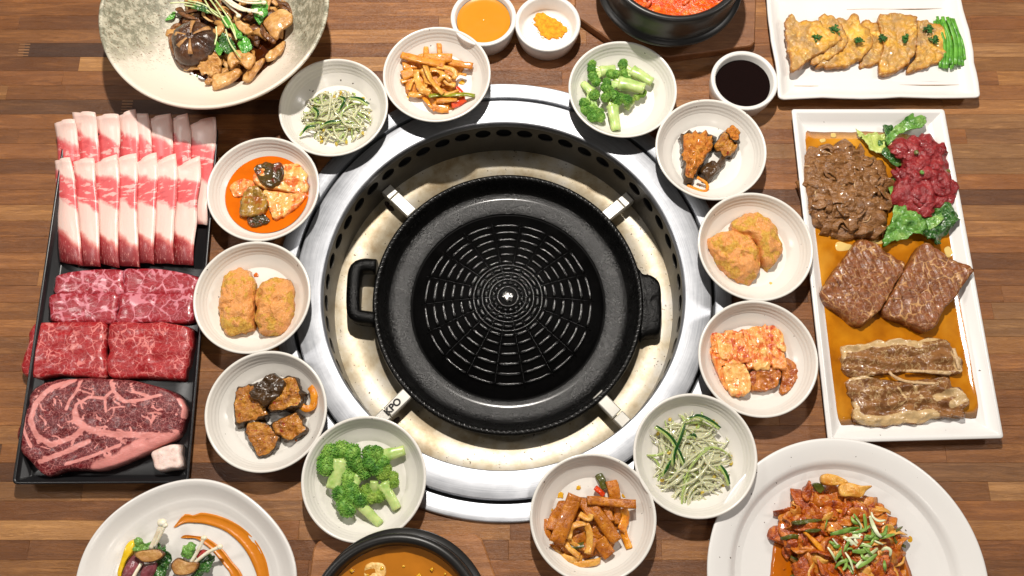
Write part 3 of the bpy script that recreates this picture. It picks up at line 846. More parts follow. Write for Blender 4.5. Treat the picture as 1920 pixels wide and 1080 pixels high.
# ------------------------------------------------------------------ raw meats on the black tray
def mk_belly():
    n = NB('pork_belly_layers'); uv = n.t.nodes.new('ShaderNodeUVMap'); uv.uv_map = 'UVMap'
    g = n.t.nodes.new('ShaderNodeSeparateXYZ'); n.link(uv.outputs[0], g.inputs[0]); u, v = g.outputs[0], g.outputs[1]
    a, _ = n.noise(n.mapping(uv.outputs[0], (1, 3, 1)), 2.2, 4, .6, .3); b, _ = n.noise(n.mapping(uv.outputs[0], (1.0, 11, 1), (0, 0, -.32)), 2.0, 4, .6, .3)
    vv = n.math('ADD', v, n.math('ADD', n.math('MULTIPLY', n.math('SUBTRACT', a, .5), .16), n.math('MULTIPLY', n.math('SUBTRACT', .5, u), .15)))
    fat = C(248, 214, 202); pink = C(248, 208, 196); red = C(228, 96, 98); red2 = C(204, 66, 70); lean = C(168, 42, 45); dk = C(120, 28, 32)
    c = n.ramp(vv, [(0, fat), (.15, fat), (.185, C(226, 120, 118)), (.21, red), (.40, red), (.44, pink), (.72, fat), (.765, C(215, 120, 110)), (.80, lean), (.97, dk)])
    msk = n.math('MULTIPLY', n.step(vv, .17, .22), n.math('SUBTRACT', 1.0, n.step(vv, .40, .44)))
    c = n.mix(n.math('MULTIPLY', n.math('MULTIPLY', n.step(b, .54, .60), msk), .9), c, C(246, 190, 182))
    c = n.mix(n.math('MULTIPLY', n.math('SUBTRACT', 1.0, n.step(b, .34, .44), True), n.math('MULTIPLY', msk, .7)), c, red2)
    d, _ = n.noise(uv.outputs[0], 22, 4, .7)
    c = n.mix(n.math('MULTIPLY', n.step(d, .56, .64), n.math('MULTIPLY', n.step(vv, .78, .82), .85)), c, C(226, 150, 140))
    c = n.mix(n.math('MULTIPLY', d, .25), c, n.mix(1.0, c, (.82, .74, .72, 1), 'MULTIPLY'))
    n.set(Base_Color=c, Roughness=n.math('ADD', n.math('MULTIPLY', d, .3), .25), Normal=n.bump(d, .35, .0012), Coat_Weight=.2, Coat_Roughness=.2)
    n.b.inputs['Subsurface Weight'].default_value = .15; n.b.inputs['Subsurface Radius'].default_value = (1, .4, .3); n.b.inputs['Subsurface Scale'].default_value = .003
    return n.m
m_belly = mk_belly()
def belly(tl, tr, br, bl, z0, vmax, label, group, seed, lift=0):
    NU, NV = 9, 26; rr = random.Random(seed); tl, tr, br, bl = [(q[0] + rr.uniform(-3, 3), q[1] + rr.uniform(-3, 2)) for q in (tl, tr, br, bl)]
    A = lambda p: np.array(at(p[0], p[1], z0)[:2])
    tl, tr, br, bl = A((tl[0] - 4, tl[1])), A((tr[0] + 5, tr[1])), A((br[0] + 8, br[1])), A((bl[0] - 4, bl[1])); V = []; UV = []
    for lay in (0, 1):
        for j in range(NV):
            v = j / (NV - 1)
            l = tl * (1 - v) + bl * v; r = tr * (1 - v) + br * v
            for i in range(NU):
                u = i / (NU - 1)
                p = l * (1 - u) + r * u
                wv = vn(np.array([u * 2, v * 5, seed * 3.3]), 1) * .0008
                e = (.0010 * (abs(2 * u - 1) ** 4)) 
                top_end = .0035 * max(0, (.12 - v) / .12) ** 2 * (1 if u > .4 else .3)
                z = z0 + lift * max(0, 1 - v / .75) ** 1.3 + .0008 + .0062 * u + .0016 * math.sin(u * math.pi) - e + top_end + wv - .0035 * max(0, (v - .82) / .18) ** 1.5
                edge = np.array([vn(np.array([v * 5, seed, .5 + 1.5 * u]), 2), vn(np.array([u * 2.5, seed, 4.5]), 3)]) * np.array([.0012, .0016 * (v < .02 or v > .98)])
                V.append((p[0] + edge[0], p[1] + edge[1], z - lay * .0016)); UV.append((u, v * vmax))
    F = []; N = NU * NV
    for j in range(NV - 1):
        for i in range(NU - 1):
            a = j * NU + i; F.append((a, a + NU, a + NU + 1, a + 1)); F.append((N + a, N + a + 1, N + a + NU + 1, N + a + NU))
    rim = [i for i in range(NU)] + [j * NU + NU - 1 for j in range(1, NV)] + [(NV - 1) * NU + i for i in range(NU - 2, -1, -1)] + [j * NU for j in range(NV - 2, 0, -1)]
    for a, b in zip(rim, rim[1:] + rim[:1]):
        F.append((a, b, N + b, N + a))
    o = link('pork_belly_slice', V, F, m_belly, uv=UV); tag(o, label, 'pork slice', group)
ordn = ['first', 'second', 'third', 'fourth', 'fifth', 'sixth', 'seventh', 'eighth']
back = [((116, 242), (152, 240), (150, 400), (114, 400)), ((151, 222), (190, 230), (187, 400), (152, 400)), ((190, 233), (234, 230), (222, 400), (189, 400)), ((229, 229), (262, 226), (256, 400), (225, 400)), ((258, 229), (288, 228), (284, 400), (253, 400)), ((286, 238), (325, 231), (320, 400), (284, 400)), ((324, 240), (363, 231), (357, 400), (321, 400)), ((362, 246), (410, 238), (383, 421), (354, 421))]
front = [((112, 305), (142, 308), (148, 500), (115, 490)), ((140, 310), (184, 306), (181, 501), (147, 497)), ((180, 318), (227, 303), (215, 503), (181, 494)), ((219, 308), (261, 299), (252, 501), (215, 495)), ((255, 318), (297, 299), (285, 500), (252, 494)), ((290, 320), (338, 301), (322, 500), (286, 494)), ((327, 325), (379, 302), (356, 499), (324, 492))]
for k, q in enumerate(back):
    belly(*q, .0062 - .0003 * k + .004, .78, f'pink pork belly slice, {ordn[k]} from the left in the back row on the black tray', 'pork belly slices in two rows', 20 + k, .0135)
for k, q in enumerate(front):
    belly(*q, .0128 - .0003 * k, 1.0, f'streaky pork belly slice with red lower end, {ordn[k]} from the left in the front row', 'pork belly slices in two rows', 40 + k, .006)
TZ = lambda P, z: PX(P, z, 0, 480, 2.4)
m_chuck = marbled('short_rib_thin', C(176, 46, 56), C(138, 26, 36), C(222, 134, 146), 62, .085, .50, .3, fine=.5)
m_rib = marbled('rib_block', C(182, 34, 38), C(140, 18, 26), C(224, 126, 120), 115, .085, .545, .34, fine=.45, coat=.2)
m_ribeye = marbled('ribeye', C(116, 18, 28), C(74, 8, 16), C(230, 148, 140), 150, .04, .68, .34, fat_attr=True, fine=.4, coat=.12)
gmt = 'raw beef cuts on the black tray'
for k, (pts, z, lb) in enumerate(((((240, 78), (340, 60), (440, 52), (548, 55), (552, 110), (550, 170), (400, 172), (238, 168), (230, 120)), .0075, 'thin marbled raw beef slice in the upper row, next to the table side'),
                                  (((548, 52), (640, 46), (750, 55), (890, 88), (884, 130), (870, 172), (700, 174), (552, 170), (545, 110)), .0072, 'thin marbled raw beef slice in the upper row, next to the croquette dish'),
                                  (((212, 168), (300, 158), (420, 160), (526, 158), (522, 230), (508, 300), (380, 296), (220, 292), (204, 230)), .0092, 'thin marbled raw beef slice in the lower row with a diagonal pale streak'),
                                  (((522, 160), (640, 158), (760, 162), (872, 160), (872, 220), (858, 296), (700, 296), (508, 302), (516, 230)), .0090, 'thin marbled raw beef slice in the lower row with a pale triangle'))):
    tag(pillow('beef_slice', TZ(pts, z + .006), .0062, z - .002, m_chuck, n=5, M=64, rings=8, amp=.0009, scale=130, rad=.02, seed=60 + k), lb, 'raw beef', gmt)
for k, (pts, lb) in enumerate((( ((135, 305), (200, 292), (330, 290), (466, 296), (474, 400), (473, 540), (400, 545), (250, 535), (150, 552), (82, 520), (110, 420)), 'thick scored block of bright red raw beef, darker on its lower side'),
                               (((482, 302), (600, 292), (720, 290), (838, 308), (862, 360), (852, 440), (832, 530), (790, 556), (620, 545), (480, 542), (480, 420)), 'thick scored block of bright red raw beef with a folded right end'))):
    def bend(x, y, k=k):
        z = 0
        for d in (.0, .0125, .025, .0375):
            z = z - .0011 * np.exp(-(((x * .42 + y * 1.0 + .0 + d * 1.3 - (-.02 if k == 0 else .045)) / .0008) ** 2))
        return z
    tag(pillow('beef_block', TZ(pts, .017), .0135, .0045, m_rib, n=6, M=96, rings=16, amp=.0014, scale=95, rad=.03, seed=70 + k, bend=bend, dens=.85), lb, 'raw beef', gmt)
seams = [([(330, 560), (230, 592), (160, 660), (138, 740), (170, 815), (235, 848), (330, 815), (380, 775)], 13), ([(338, 700), (350, 745), (400, 780), (500, 802), (650, 806), (790, 812)], 15), ([(780, 822), (680, 845), (590, 885), (520, 925), (440, 952)], 32), ([(640, 835), (560, 880)], 22), ([(500, 560), (510, 605), (560, 655), (640, 648), (725, 625)], 8), ([(512, 600), (470, 640), (400, 635), (345, 668), (335, 720)], 7), ([(362, 560), (350, 605), (312, 655), (300, 690)], 8), ([(588, 572), (600, 610), (680, 636)], 6), ([(472, 645), (478, 700)], 6), ([(180, 925), (300, 880), (400, 835)], 12), ([(300, 935), (420, 900), (540, 850)], 8), ([(110, 700), (105, 780), (140, 860)], 7), ([(690, 715), (680, 770)], 5), ([(800, 640), (825, 680), (820, 720)], 9)]
vr = random.Random(5)
for _ in range(70):
    x, y = vr.uniform(150, 780), vr.uniform(580, 930); a = vr.uniform(0, 6.28); P = [(x, y)]
    for _j in range(vr.randint(2, 5)):
        a += vr.uniform(-.8, .8); x += 16 * math.cos(a); y += 16 * math.sin(a) * .8; P.append((x, y))
    seams.append((P, vr.uniform(2.5, 4.5)))
seg_w = []
for P, wd in seams:
    Q = np.array(PX(P, .020, 0, 480, 2.4)); seg_w += [(Q[i], Q[i + 1], wd / 2.4 * .0006) for i in range(len(Q) - 1)]
def fatf(V):
    best = np.zeros(len(V))
    for a, b, wd in seg_w:
        ab = b - a; t = np.clip(((V[:, :2] - a) @ ab) / (ab @ ab), 0, 1); d = np.linalg.norm(V[:, :2] - a - t[:, None] * ab, axis=1)
        best = np.maximum(best, np.clip(1 - d / (wd * 1.7), 0, 1))
    return best
rib_pts = TZ([(128, 612), (200, 562), (330, 546), (480, 548), (600, 556), (720, 586), (800, 625), (838, 690), (822, 760), (792, 812), (700, 862), (600, 912), (450, 962), (300, 966), (210, 992), (150, 952), (92, 890), (70, 820), (88, 740), (118, 680)], .019)
tag(pillow('ribeye_steak', rib_pts, .0165, .0045, m_ribeye, n=7, M=150, rings=46, amp=.0011, scale=100, seed=80, dens=.9, attr={'fat': fatf}), 'large raw ribeye steak with thick fat seams at the lower end of the tray', 'steak', gmt)
m_fat = food('white_fat', [(.3, C(226, 190, 178)), (.6, C(244, 222, 212))], 90, rough=.4, bump=.3, sss=.2)
tag(pillow('fat_cube', TZ([(678, 880), (740, 852), (800, 842), (812, 890), (815, 948), (760, 960), (700, 968), (682, 925)], .019), .0150, .0045, m_fat, n=8, M=48, rings=10, amp=.0008, scale=120, seed=81), 'small whitish cube of beef fat beside the ribeye steak', 'beef fat')

# ------------------------------------------------------------------ food in the side dishes
UPW = {}
def croq_mat():
    n = NB('battered_croquette'); a, _ = n.noise(n.obj, 75, 4, .6, .5); b, _ = n.noise(n.obj, 330, 5, .7); d, _ = n.noise(n.obj, 160, 3)
    c = n.ramp(b, [(.3, C(196, 128, 38)), (.5, C(226, 172, 66)), (.7, C(240, 204, 110))])
    m = n.step(n.math('ADD', a, n.math('MULTIPLY', n.math('SUBTRACT', d, .5), .35)), .44, .50)
    sauce = n.mix(d, C(230, 146, 74), C(240, 174, 108))
    c = n.mix(n.math('MULTIPLY', m, .92), c, sauce)
    r = n.math('SUBTRACT', .62, n.math('MULTIPLY', m, .38))
    h = n.math('ADD', n.math('MULTIPLY', b, .8), n.math('MULTIPLY', m, .35))
    f, _ = n.noise(n.obj, 620, 3, .7); h = n.math('ADD', h, n.math('MULTIPLY', f, n.math('SUBTRACT', .7, n.math('MULTIPLY', m, .5))))
    c = n.mix(n.math('MULTIPLY', n.step(f, .5, .40), .45), c, n.mix(1.0, c, (.72, .55, .36, 1), 'MULTIPLY'))
    n.set(Base_Color=c, Roughness=r, Normal=n.bump(h, 1., .0026))
    return n.m
m_croq = croq_mat()
def croq(pts, ox, oy, s, h, seed, label):
    tag(pillow('croquette', PX(pts, FZ + .012, ox, oy, s), h, FZ, m_croq, n=2.6, M=80, rings=16, amp=.0030, scale=150, rad=.045, seed=seed, oct=4), label, 'croquette', 'battered croquettes with pink sauce')
croq([(150, 178), (230, 170), (268, 210), (270, 320), (262, 408), (220, 440), (150, 442), (118, 400), (110, 300), (130, 220)], 360, 430, 2.297, .021, 1, 'oblong sauced croquette, nearer the black meat tray')
croq([(300, 215), (380, 195), (428, 222), (433, 330), (408, 428), (340, 448), (282, 442), (266, 360), (275, 270)], 360, 430, 2.297, .021, 2, 'oblong sauced croquette, nearer the steel grill ring')
croq([(395, 715), (490, 680), (590, 700), (640, 760), (650, 890), (600, 942), (510, 910), (440, 850), (400, 780)], 1180, 170, 2.634, .020, 3, 'rounded croquette half with a wide coat of pink sauce')
croq([(508, 640), (600, 590), (680, 612), (738, 690), (758, 780), (700, 868), (655, 840), (622, 750), (520, 690)], 1180, 170, 2.634, .021, 4, 'crescent croquette half leaning behind the sauced one')

m_egg = food('braised_aubergine', [(.28, C(110, 60, 12)), (.48, C(176, 108, 26)), (.7, C(208, 150, 54))], 95, 6, .8, .3, .9, 260, .0016, coat=.5, specks=((C(150, 40, 10), 240, .62), (C(70, 32, 10), 160, .66)))
m_eggskin = food('aubergine_skin', [(.3, C(38, 26, 16)), (.6, C(84, 58, 30))], 70, 4, .4, .25, .5, 150, .001, coat=.5)
m_spice = food('chopped_spice', [(.3, C(170, 82, 12)), (.5, C(206, 124, 30)), (.7, C(226, 158, 60))], 160, 5, .6, .35, 1., 420, .0016, coat=.4, specks=((C(120, 25, 8), 300, .64),))
def egg(pts, ox, oy, s, z, h, seed, label, name='aubergine_piece', mat=None, skin=None, cat='aubergine', group='braised aubergine pieces', **kw):
    k = dict(n=7, M=64, rings=12, amp=.0026, scale=190, rad=.06); k.update(kw)
    tag(pillow(name, PX(pts, z + h * .8, ox, oy, s), h, z, mat or m_egg, skin=skin if skin else m_eggskin, seed=seed, **k), label, cat, group)
L5 = (360, 430, 2.297)
egg([(188, 700), (240, 662), (300, 668), (322, 740), (322, 808), (230, 838), (186, 842)], *L5, FZ, .012, 5, 'seasoned aubergine piece at the tray side of the heap')
egg([(225, 840), (310, 825), (375, 880), (372, 930), (292, 988), (246, 920)], *L5, FZ, .010, 6, 'lowest seasoned aubergine piece pointing down')
egg([(340, 840), (450, 785), (488, 830), (488, 880), (390, 908)], *L5, FZ, .011, 7, 'orange seasoned aubergine piece near the broccoli dish')
egg([(330, 680), (440, 632), (475, 690), (470, 760), (380, 785), (322, 770)], *L5, FZ + .005, .011, 8, 'glossy dark edged aubergine piece on top of the heap')
egg([(240, 712), (330, 626), (373, 630), (398, 680), (322, 758), (280, 742)], *L5, FZ + .012, .009, 9, 'brown skinned aubergine strip lying across the top', mat=m_eggskin)
m_carrot = food('orange_strip', [(.3, C(206, 110, 10)), (.6, C(238, 158, 30))], 130, 4, rough=.25, coat=.6)
o = strip('carrot_strip', [at(360 + x / 2.297, 430 + y / 2.297, FZ + z) for x, y, z in ((455, 745, .008), (488, 772, .007), (520, 765, .007), (524, 705, .010), (508, 680, .008))], .0075, .003, m_carrot, segs=14, amp=.0006)
tag(o, 'curled orange carrot strip beside the braised aubergine', 'carrot')
L6 = (1180, 170, 2.634)
egg([(262, 202), (340, 190), (418, 200), (434, 240), (392, 320), (350, 385), (302, 455), (272, 420), (262, 300)], *L6, FZ, .016, 11, 'tall aubergine piece covered in orange spice', mat=m_spice, n=2.6, amp=.004)
egg([(350, 400), (400, 340), (450, 345), (470, 300), (480, 340), (430, 412), (385, 438)], *L6, FZ, .012, 12, 'dark glossy purple aubergine piece in front', mat=m_eggskin, n=2.2)
egg([(425, 270), (442, 232), (470, 182), (520, 170), (550, 220), (520, 312), (462, 318)], *L6, FZ, .015, 13, 'brown aubergine piece standing at the upper side', n=2.4)
egg([(475, 200), (510, 172), (545, 205), (535, 250), (500, 240)], *L6, FZ + .010, .007, 14, 'small tan aubergine flake on the upper piece', mat=m_spice)
o = strip('carrot_strip', [at(1180 + x / 2.634, 170 + y / 2.634, FZ + z) for x, y, z in ((335, 428, .010), (378, 455, .006), (386, 480, .003), (365, 497, .002), (285, 468, .003))], .0038, .0026, m_carrot, segs=18, sides=6)
tag(o, 'thin orange strip curling out below the spiced aubergine', 'carrot')

# kimchi
m_broth = liquid('kimchi_broth', C(240, 116, 8), .07, var=.55, scale=38, bump=.05)
disc('kimchi_broth', SIDE['kimchi_left'], .0478, ZT + .0095, m_broth, 'orange red kimchi broth pooling in the dish', 'broth', .0003, 3)
def kim_mat(name, a, b, c_, stretch=(1, 5, 1)):
    n = NB(name); v = n.mapping(n.obj, stretch, (0, 0, .5)); f, _ = n.noise(v, 55, 5, .6, .4); g, _ = n.noise(n.obj, 90, 5, .65, .5); s, _ = n.noise(n.obj, 330, 3)
    c = n.ramp(f, [(.32, b), (.62, a)]); c = n.mix(n.math('MULTIPLY', n.step(g, .48, .60), .85), c, c_); c = n.mix(n.step(s, .66, .72), c, C(176, 32, 4))
    n.set(Base_Color=c, Roughness=.30, Normal=n.bump(n.math('ADD', f, n.math('MULTIPLY', s, .4)), .6, .0015), Coat_Weight=.22, Coat_Roughness=.1)
    return n.m
m_kw = kim_mat('kimchi_white', C(244, 196, 118), C(228, 146, 62), C(214, 84, 14), (4, 1, 1))
m_kr = kim_mat('kimchi_red', C(242, 176, 98), C(226, 110, 34), C(190, 50, 6), (7, 1, 1))
m_kd = kim_mat('kimchi_dark_leaf', C(84, 64, 18), C(40, 36, 10), C(110, 34, 6), (1, 2, 1))
m_kg = kim_mat('kimchi_green_leaf', C(176, 132, 52), C(110, 82, 20), C(150, 74, 10), (4, 1, 1))
m_kb = kim_mat('kimchi_brown', C(206, 126, 48), C(160, 84, 22), C(140, 56, 10), (6, 1, 1))
def leafbend(seed, a=.003, s=60):
    return lambda x, y: a * fbm(np.c_[x * s, y * s, np.full(len(x), seed * 1.7)], seed, 2)
def kim(pts, ox, oy, s, z, h, mat, seed, label, tilt=0, a=.0025):
    tag(pillow('kimchi_piece', PX(pts, z + h, ox, oy, s), h, z, mat, n=12, M=72, rings=16, amp=.0011, scale=260, rad=.07, seed=seed, bend=lambda x, y: leafbend(seed, a, 70)(x, y)  + .0003 * np.sin(x * 700 + y * 120 + seed)), label, 'kimchi', 'kimchi cabbage pieces')
K3 = (380, 100, 3.0); bz = ZT + .0075
kim([(150, 740), (240, 705), (305, 740), (330, 800), (240, 800), (170, 800)], *K3, bz, .005, m_kr, 1, 'orange soaked kimchi leaf at the broth edge')
kim([(345, 770), (480, 782), (575, 778), (562, 830), (490, 890), (405, 935), (365, 860)], *K3, bz, .0065, m_kw, 2, 'pale kimchi stem, the lower one in the broth')
kim([(300, 660), (440, 622), (520, 610), (582, 665), (592, 755), (540, 790), (430, 762), (295, 742)], *K3, bz + .003, .0065, m_kw, 3, 'pale kimchi stem, the upper one in the broth')
kim([(240, 770), (300, 748), (365, 810), (345, 890), (270, 915), (200, 908), (208, 850)], *K3, bz + .002, .0065, m_kg, 4, 'folded olive green kimchi leaf in the broth')
kim([(250, 922), (340, 905), (372, 940), (300, 975), (252, 960)], *K3, bz, .005, m_kd, 5, 'small dark kimchi leaf tip at the bottom of the broth', a=.002)
kim([(290, 640), (340, 604), (395, 615), (442, 612), (452, 690), (385, 748), (312, 708)], *K3, bz + .008, .0060, m_kd, 6, 'dark crumpled kimchi leaf on top of the pale stems')
K9 = (1180, 560, 2.572)
kim([(720, 282), (790, 300), (820, 360), (770, 452), (728, 448), (738, 370)], *K9, FZ, .006, m_kb, 11, 'curved brown kimchi leaf at the far end of the stack')
kim([(590, 350), (720, 330), (732, 390), (692, 432), (592, 440)], *K9, FZ, .008, m_kb, 12, 'brown folded kimchi layer underneath the stack')
kim([(385, 240), (432, 238), (500, 300), (440, 335), (482, 445), (440, 390)], *K9, FZ + .001, .006, m_kr, 13, 'thin red edged kimchi leaf at the grill side')
kim([(690, 162), (732, 152), (762, 250), (715, 246)], *K9, FZ + .002, .009, m_kw, 14, 'narrow pale kimchi stem standing at the upper corner')
for k in range(8):
    t = k / 7; x0, y0 = 412 + 268 * t, 168 - 44 * t + 6 * (k % 2); x1, y1 = 428 + 296 * t, 258 + 62 * math.sin(min(1, t * 1.25) * math.pi / 2) + 10 * (k % 3); wv = 27 + 9 * (k % 3)
    kim([(x0 - wv * .7, y0 + 4), (x0, y0 - 4), (x0 + wv * .8, y0), (x0 * .5 + x1 * .5 + wv, y0 * .5 + y1 * .5), (x1 + wv, y1), (x1, y1 + 8), (x1 - wv * .8, y1 + 2), (x0 * .5 + x1 * .5 - wv * .9, y0 * .5 + y1 * .5)], *K9, FZ + .0055 + .0012 * (k % 2) + .0012 * math.sin(t * 3), .0048, (m_kr, m_kw, m_kr, m_kr)[k % 4], 30 + k, f'narrow kimchi stem strip, {ordn[k]} across the top of the stack from the grill side', a=.0012)
kim([(452, 330), (530, 290), (585, 370), (590, 450), (522, 470), (482, 440)], *K9, FZ + .004, .007, m_kw, 17, 'pale yellow kimchi stem block in front of the stack', a=.001)

# bean sprouts
def sprout_mat(name, a, b):
    n = NB(name); f, _ = n.noise(n.obj, 60, 3)
    n.set(Base_Color=n.mix(f, a, b), Roughness=.2, Coat_Weight=.7, Coat_Roughness=.08)
    n.b.inputs['Transmission Weight'].default_value = .4; n.b.inputs['IOR'].default_value = 1.2
    n.b.inputs['Subsurface Weight'].default_value = .3; n.b.inputs['Subsurface Radius'].default_value = (1, .8, .4); n.b.inputs['Subsurface Scale'].default_value = .004
    return n.m
m_sp = sprout_mat('sprout_white', C(240, 236, 206), C(220, 222, 172)); m_spg = sprout_mat('cucumber_flesh', C(206, 220, 150), C(170, 196, 100))
m_cuc = sprout_mat('cucumber_skin', C(46, 110, 40), C(20, 66, 18)); m_bean = sprout_mat('sprout_bean', C(236, 206, 80), C(216, 190, 90))
def sprouts(key, cx, cy, rx, ry, seed, label, n=88, cuc=()):
    c = at(cx, cy, FZ + .01); rr = random.Random(seed)
    e = empty('bean_sprout_salad', (c[0], c[1], FZ), label, 'salad', 'bean sprout salads')
    sx, sy = rx * .0006, ry * .0006
    pillow('sprout_core', [(c[0] + sx * .82 * math.cos(t), c[1] + sy * .82 * math.sin(t)) for t in np.linspace(0, 6.28, 14)[:-1]], .0075, FZ, m_sp, e, n=2, M=60, rings=10, amp=.001, scale=190, rad=.12, seed=seed)
    for k in range(n):
        q = rr.random() ** .55 * .86; a = rr.uniform(0, 6.28); x, y = c[0] + sx * q * math.cos(a), c[1] + sy * q * math.sin(a)
        d = rr.uniform(0, 6.28); l = rr.uniform(.016, .030); cv = rr.uniform(-1.0, 1.0); P = []
        lay = rr.random()
        hz = FZ + .0014 + (.0130 * (1 - q * q * .9)) * lay
        for t in np.linspace(-1, 1, 6):
            a2 = d + cv * t * .8
            xx, yy = x + l * t * math.cos(a2), y + l * t * math.sin(a2)
            rr2 = math.hypot((xx - c[0]) / sx, (yy - c[1]) / sy)
            if rr2 > 1.12:
                xx, yy = c[0] + (xx - c[0]) * 1.12 / rr2, c[1] + (yy - c[1]) * 1.12 / rr2
            P.append((xx, yy, max(FZ + .0012, hz - .006 * t * t * lay + rr.uniform(-.001, .001))))
        wd = rr.uniform(.0021, .0032); kind = rr.random()
        m = m_sp if kind < .78 else m_spg
        o = strip('bean_sprout' if m is m_sp else 'cucumber_shred', P, wd, wd * (.9 if m is m_sp else .6), m, e, segs=10, sides=6, box=1, taper=lambda t: .45 + .6 * math.sin(math.pi * min(1, t * .8 + .2)))
        if kind < .3:
            p = P[-1]; blob('bean', (p[0], p[1], p[2] + .0003), (.0026, .0018, .0017), m_bean, e, seed=k, amp=.1, ico=ICO1, rot=rr.uniform(0, 3))
    for k, P in enumerate(cuc):
        o = strip('cucumber_strip', [at(x, y, FZ + .0145 - .004 * abs(i - (len(P) - 1) / 2) / len(P)) for i, (x, y) in enumerate(P)], .0030, .0020, m_cuc, e, segs=14, sides=8, taper=lambda t: .4 + .65 * math.sin(math.pi * (t * .9 + .05)))
        o2 = strip('cucumber_flesh', [at(x - 3, y + 3, FZ + .0140 - .004 * abs(i - (len(P) - 1) / 2) / len(P)) for i, (x, y) in enumerate(P)], .0030, .0018, m_spg, e, segs=14, sides=6)
q4 = lambda L: [(380 + x / 3, 100 + y / 3) for x, y in L]
sprouts('sprout_top', 630, 213, 62, 52, 5, 'bean sprout salad with pale shreds, partly in the bowl shadow', 92, (q4([(830, 245), (890, 255), (938, 285)]), q4([(555, 455), (590, 415), (640, 408)]), q4([(670, 410), (710, 385), (780, 378)]), q4([(620, 300), (650, 330), (640, 360)]), q4([(770, 240), (800, 260), (770, 320)])))
q7 = lambda L: [(1180 + x / 2.572, 560 + y / 2.572) for x, y in L]
sprouts('sprout_low', 1294, 857, 66, 84, 6, 'bean sprout salad with dark green cucumber strips on top', 104, (q7([(130, 612), (185, 650), (225, 700), (270, 800)]), q7([(270, 600), (245, 680), (220, 740), (215, 800)]), q7([(280, 580), (330, 562), (390, 585), (442, 622)]), q7([(440, 800), (470, 845), (485, 895)]), q7([(165, 850), (190, 800), (200, 780)]), q7([(285, 665), (310, 655), (325, 668)])))

# stir-fried fishcake
m_fc = food('fishcake', [(.3, C(178, 96, 14)), (.5, C(214, 136, 34)), (.7, C(230, 164, 66))], 120, 5, .6, .3, .5, 330, .001, coat=.5, specks=((C(150, 44, 8), 420, .66), (C(240, 190, 100), 200, .68)))
m_fc2 = food('fishcake_sauced', [(.3, C(146, 74, 8)), (.5, C(188, 108, 16)), (.7, C(214, 138, 36))], 120, 5, .6, .26, .5, 330, .001, coat=.6, specks=((C(120, 36, 8), 420, .64), (C(226, 170, 70), 260, .68)))
m_on = food('stewed_onion', [(.3, C(206, 128, 30)), (.6, C(234, 178, 84))], 110, 4, rough=.2, coat=.7, sss=.15)
m_pep = food('green_pepper', [(.3, C(110, 120, 16)), (.6, C(150, 152, 40))], 90, 3, rough=.2, coat=.6, bump=.2)
m_red = food('red_pepper', [(.3, C(196, 40, 8)), (.6, C(232, 80, 24))], 90, 3, rough=.2, coat=.6, bump=.2)
m_dkg = food('dark_green_skin', [(.3, C(44, 52, 14)), (.6, C(96, 96, 30))], 90, 3, rough=.22, coat=.6, bump=.2)
def fish(name_label, c, ox, oy, s, items, base, fc, seed):
    e = empty('fishcake_stir_fry', (c[0], c[1], FZ), name_label, 'stir-fry', 'fishcake stir-fries')
    rr = random.Random(seed)
    pillow('sauced_base', PX(base, FZ + .004, ox, oy, s), .0055, FZ, fc, e, n=2.5, M=60, rings=10, amp=.0025, scale=170, rad=.08, seed=seed)
    for k, (nm, m, P, wd, z) in enumerate(items):
        th = min(wd, 60) / s * .0006 * (.55 if nm in ('fishcake_strip',) else .4)
        pts = [at(ox + x / s, oy + y / s, FZ + z + .0015 * math.sin(i * 2.1 + k)) for i, (x, y) in enumerate(P)]
        strip(nm, pts, wd / s * .0006, max(.0022, min(.0055, th)), m, e, segs=14, sides=10, box=.55 if nm == 'fishcake_strip' else .8, amp=.0006, scale=180, seed=k, roll=rr.uniform(-.3, .3) if nm == 'fishcake_strip' else rr.uniform(-.7, .7))
F_, O_ = 'fishcake_strip', 'onion_strip'
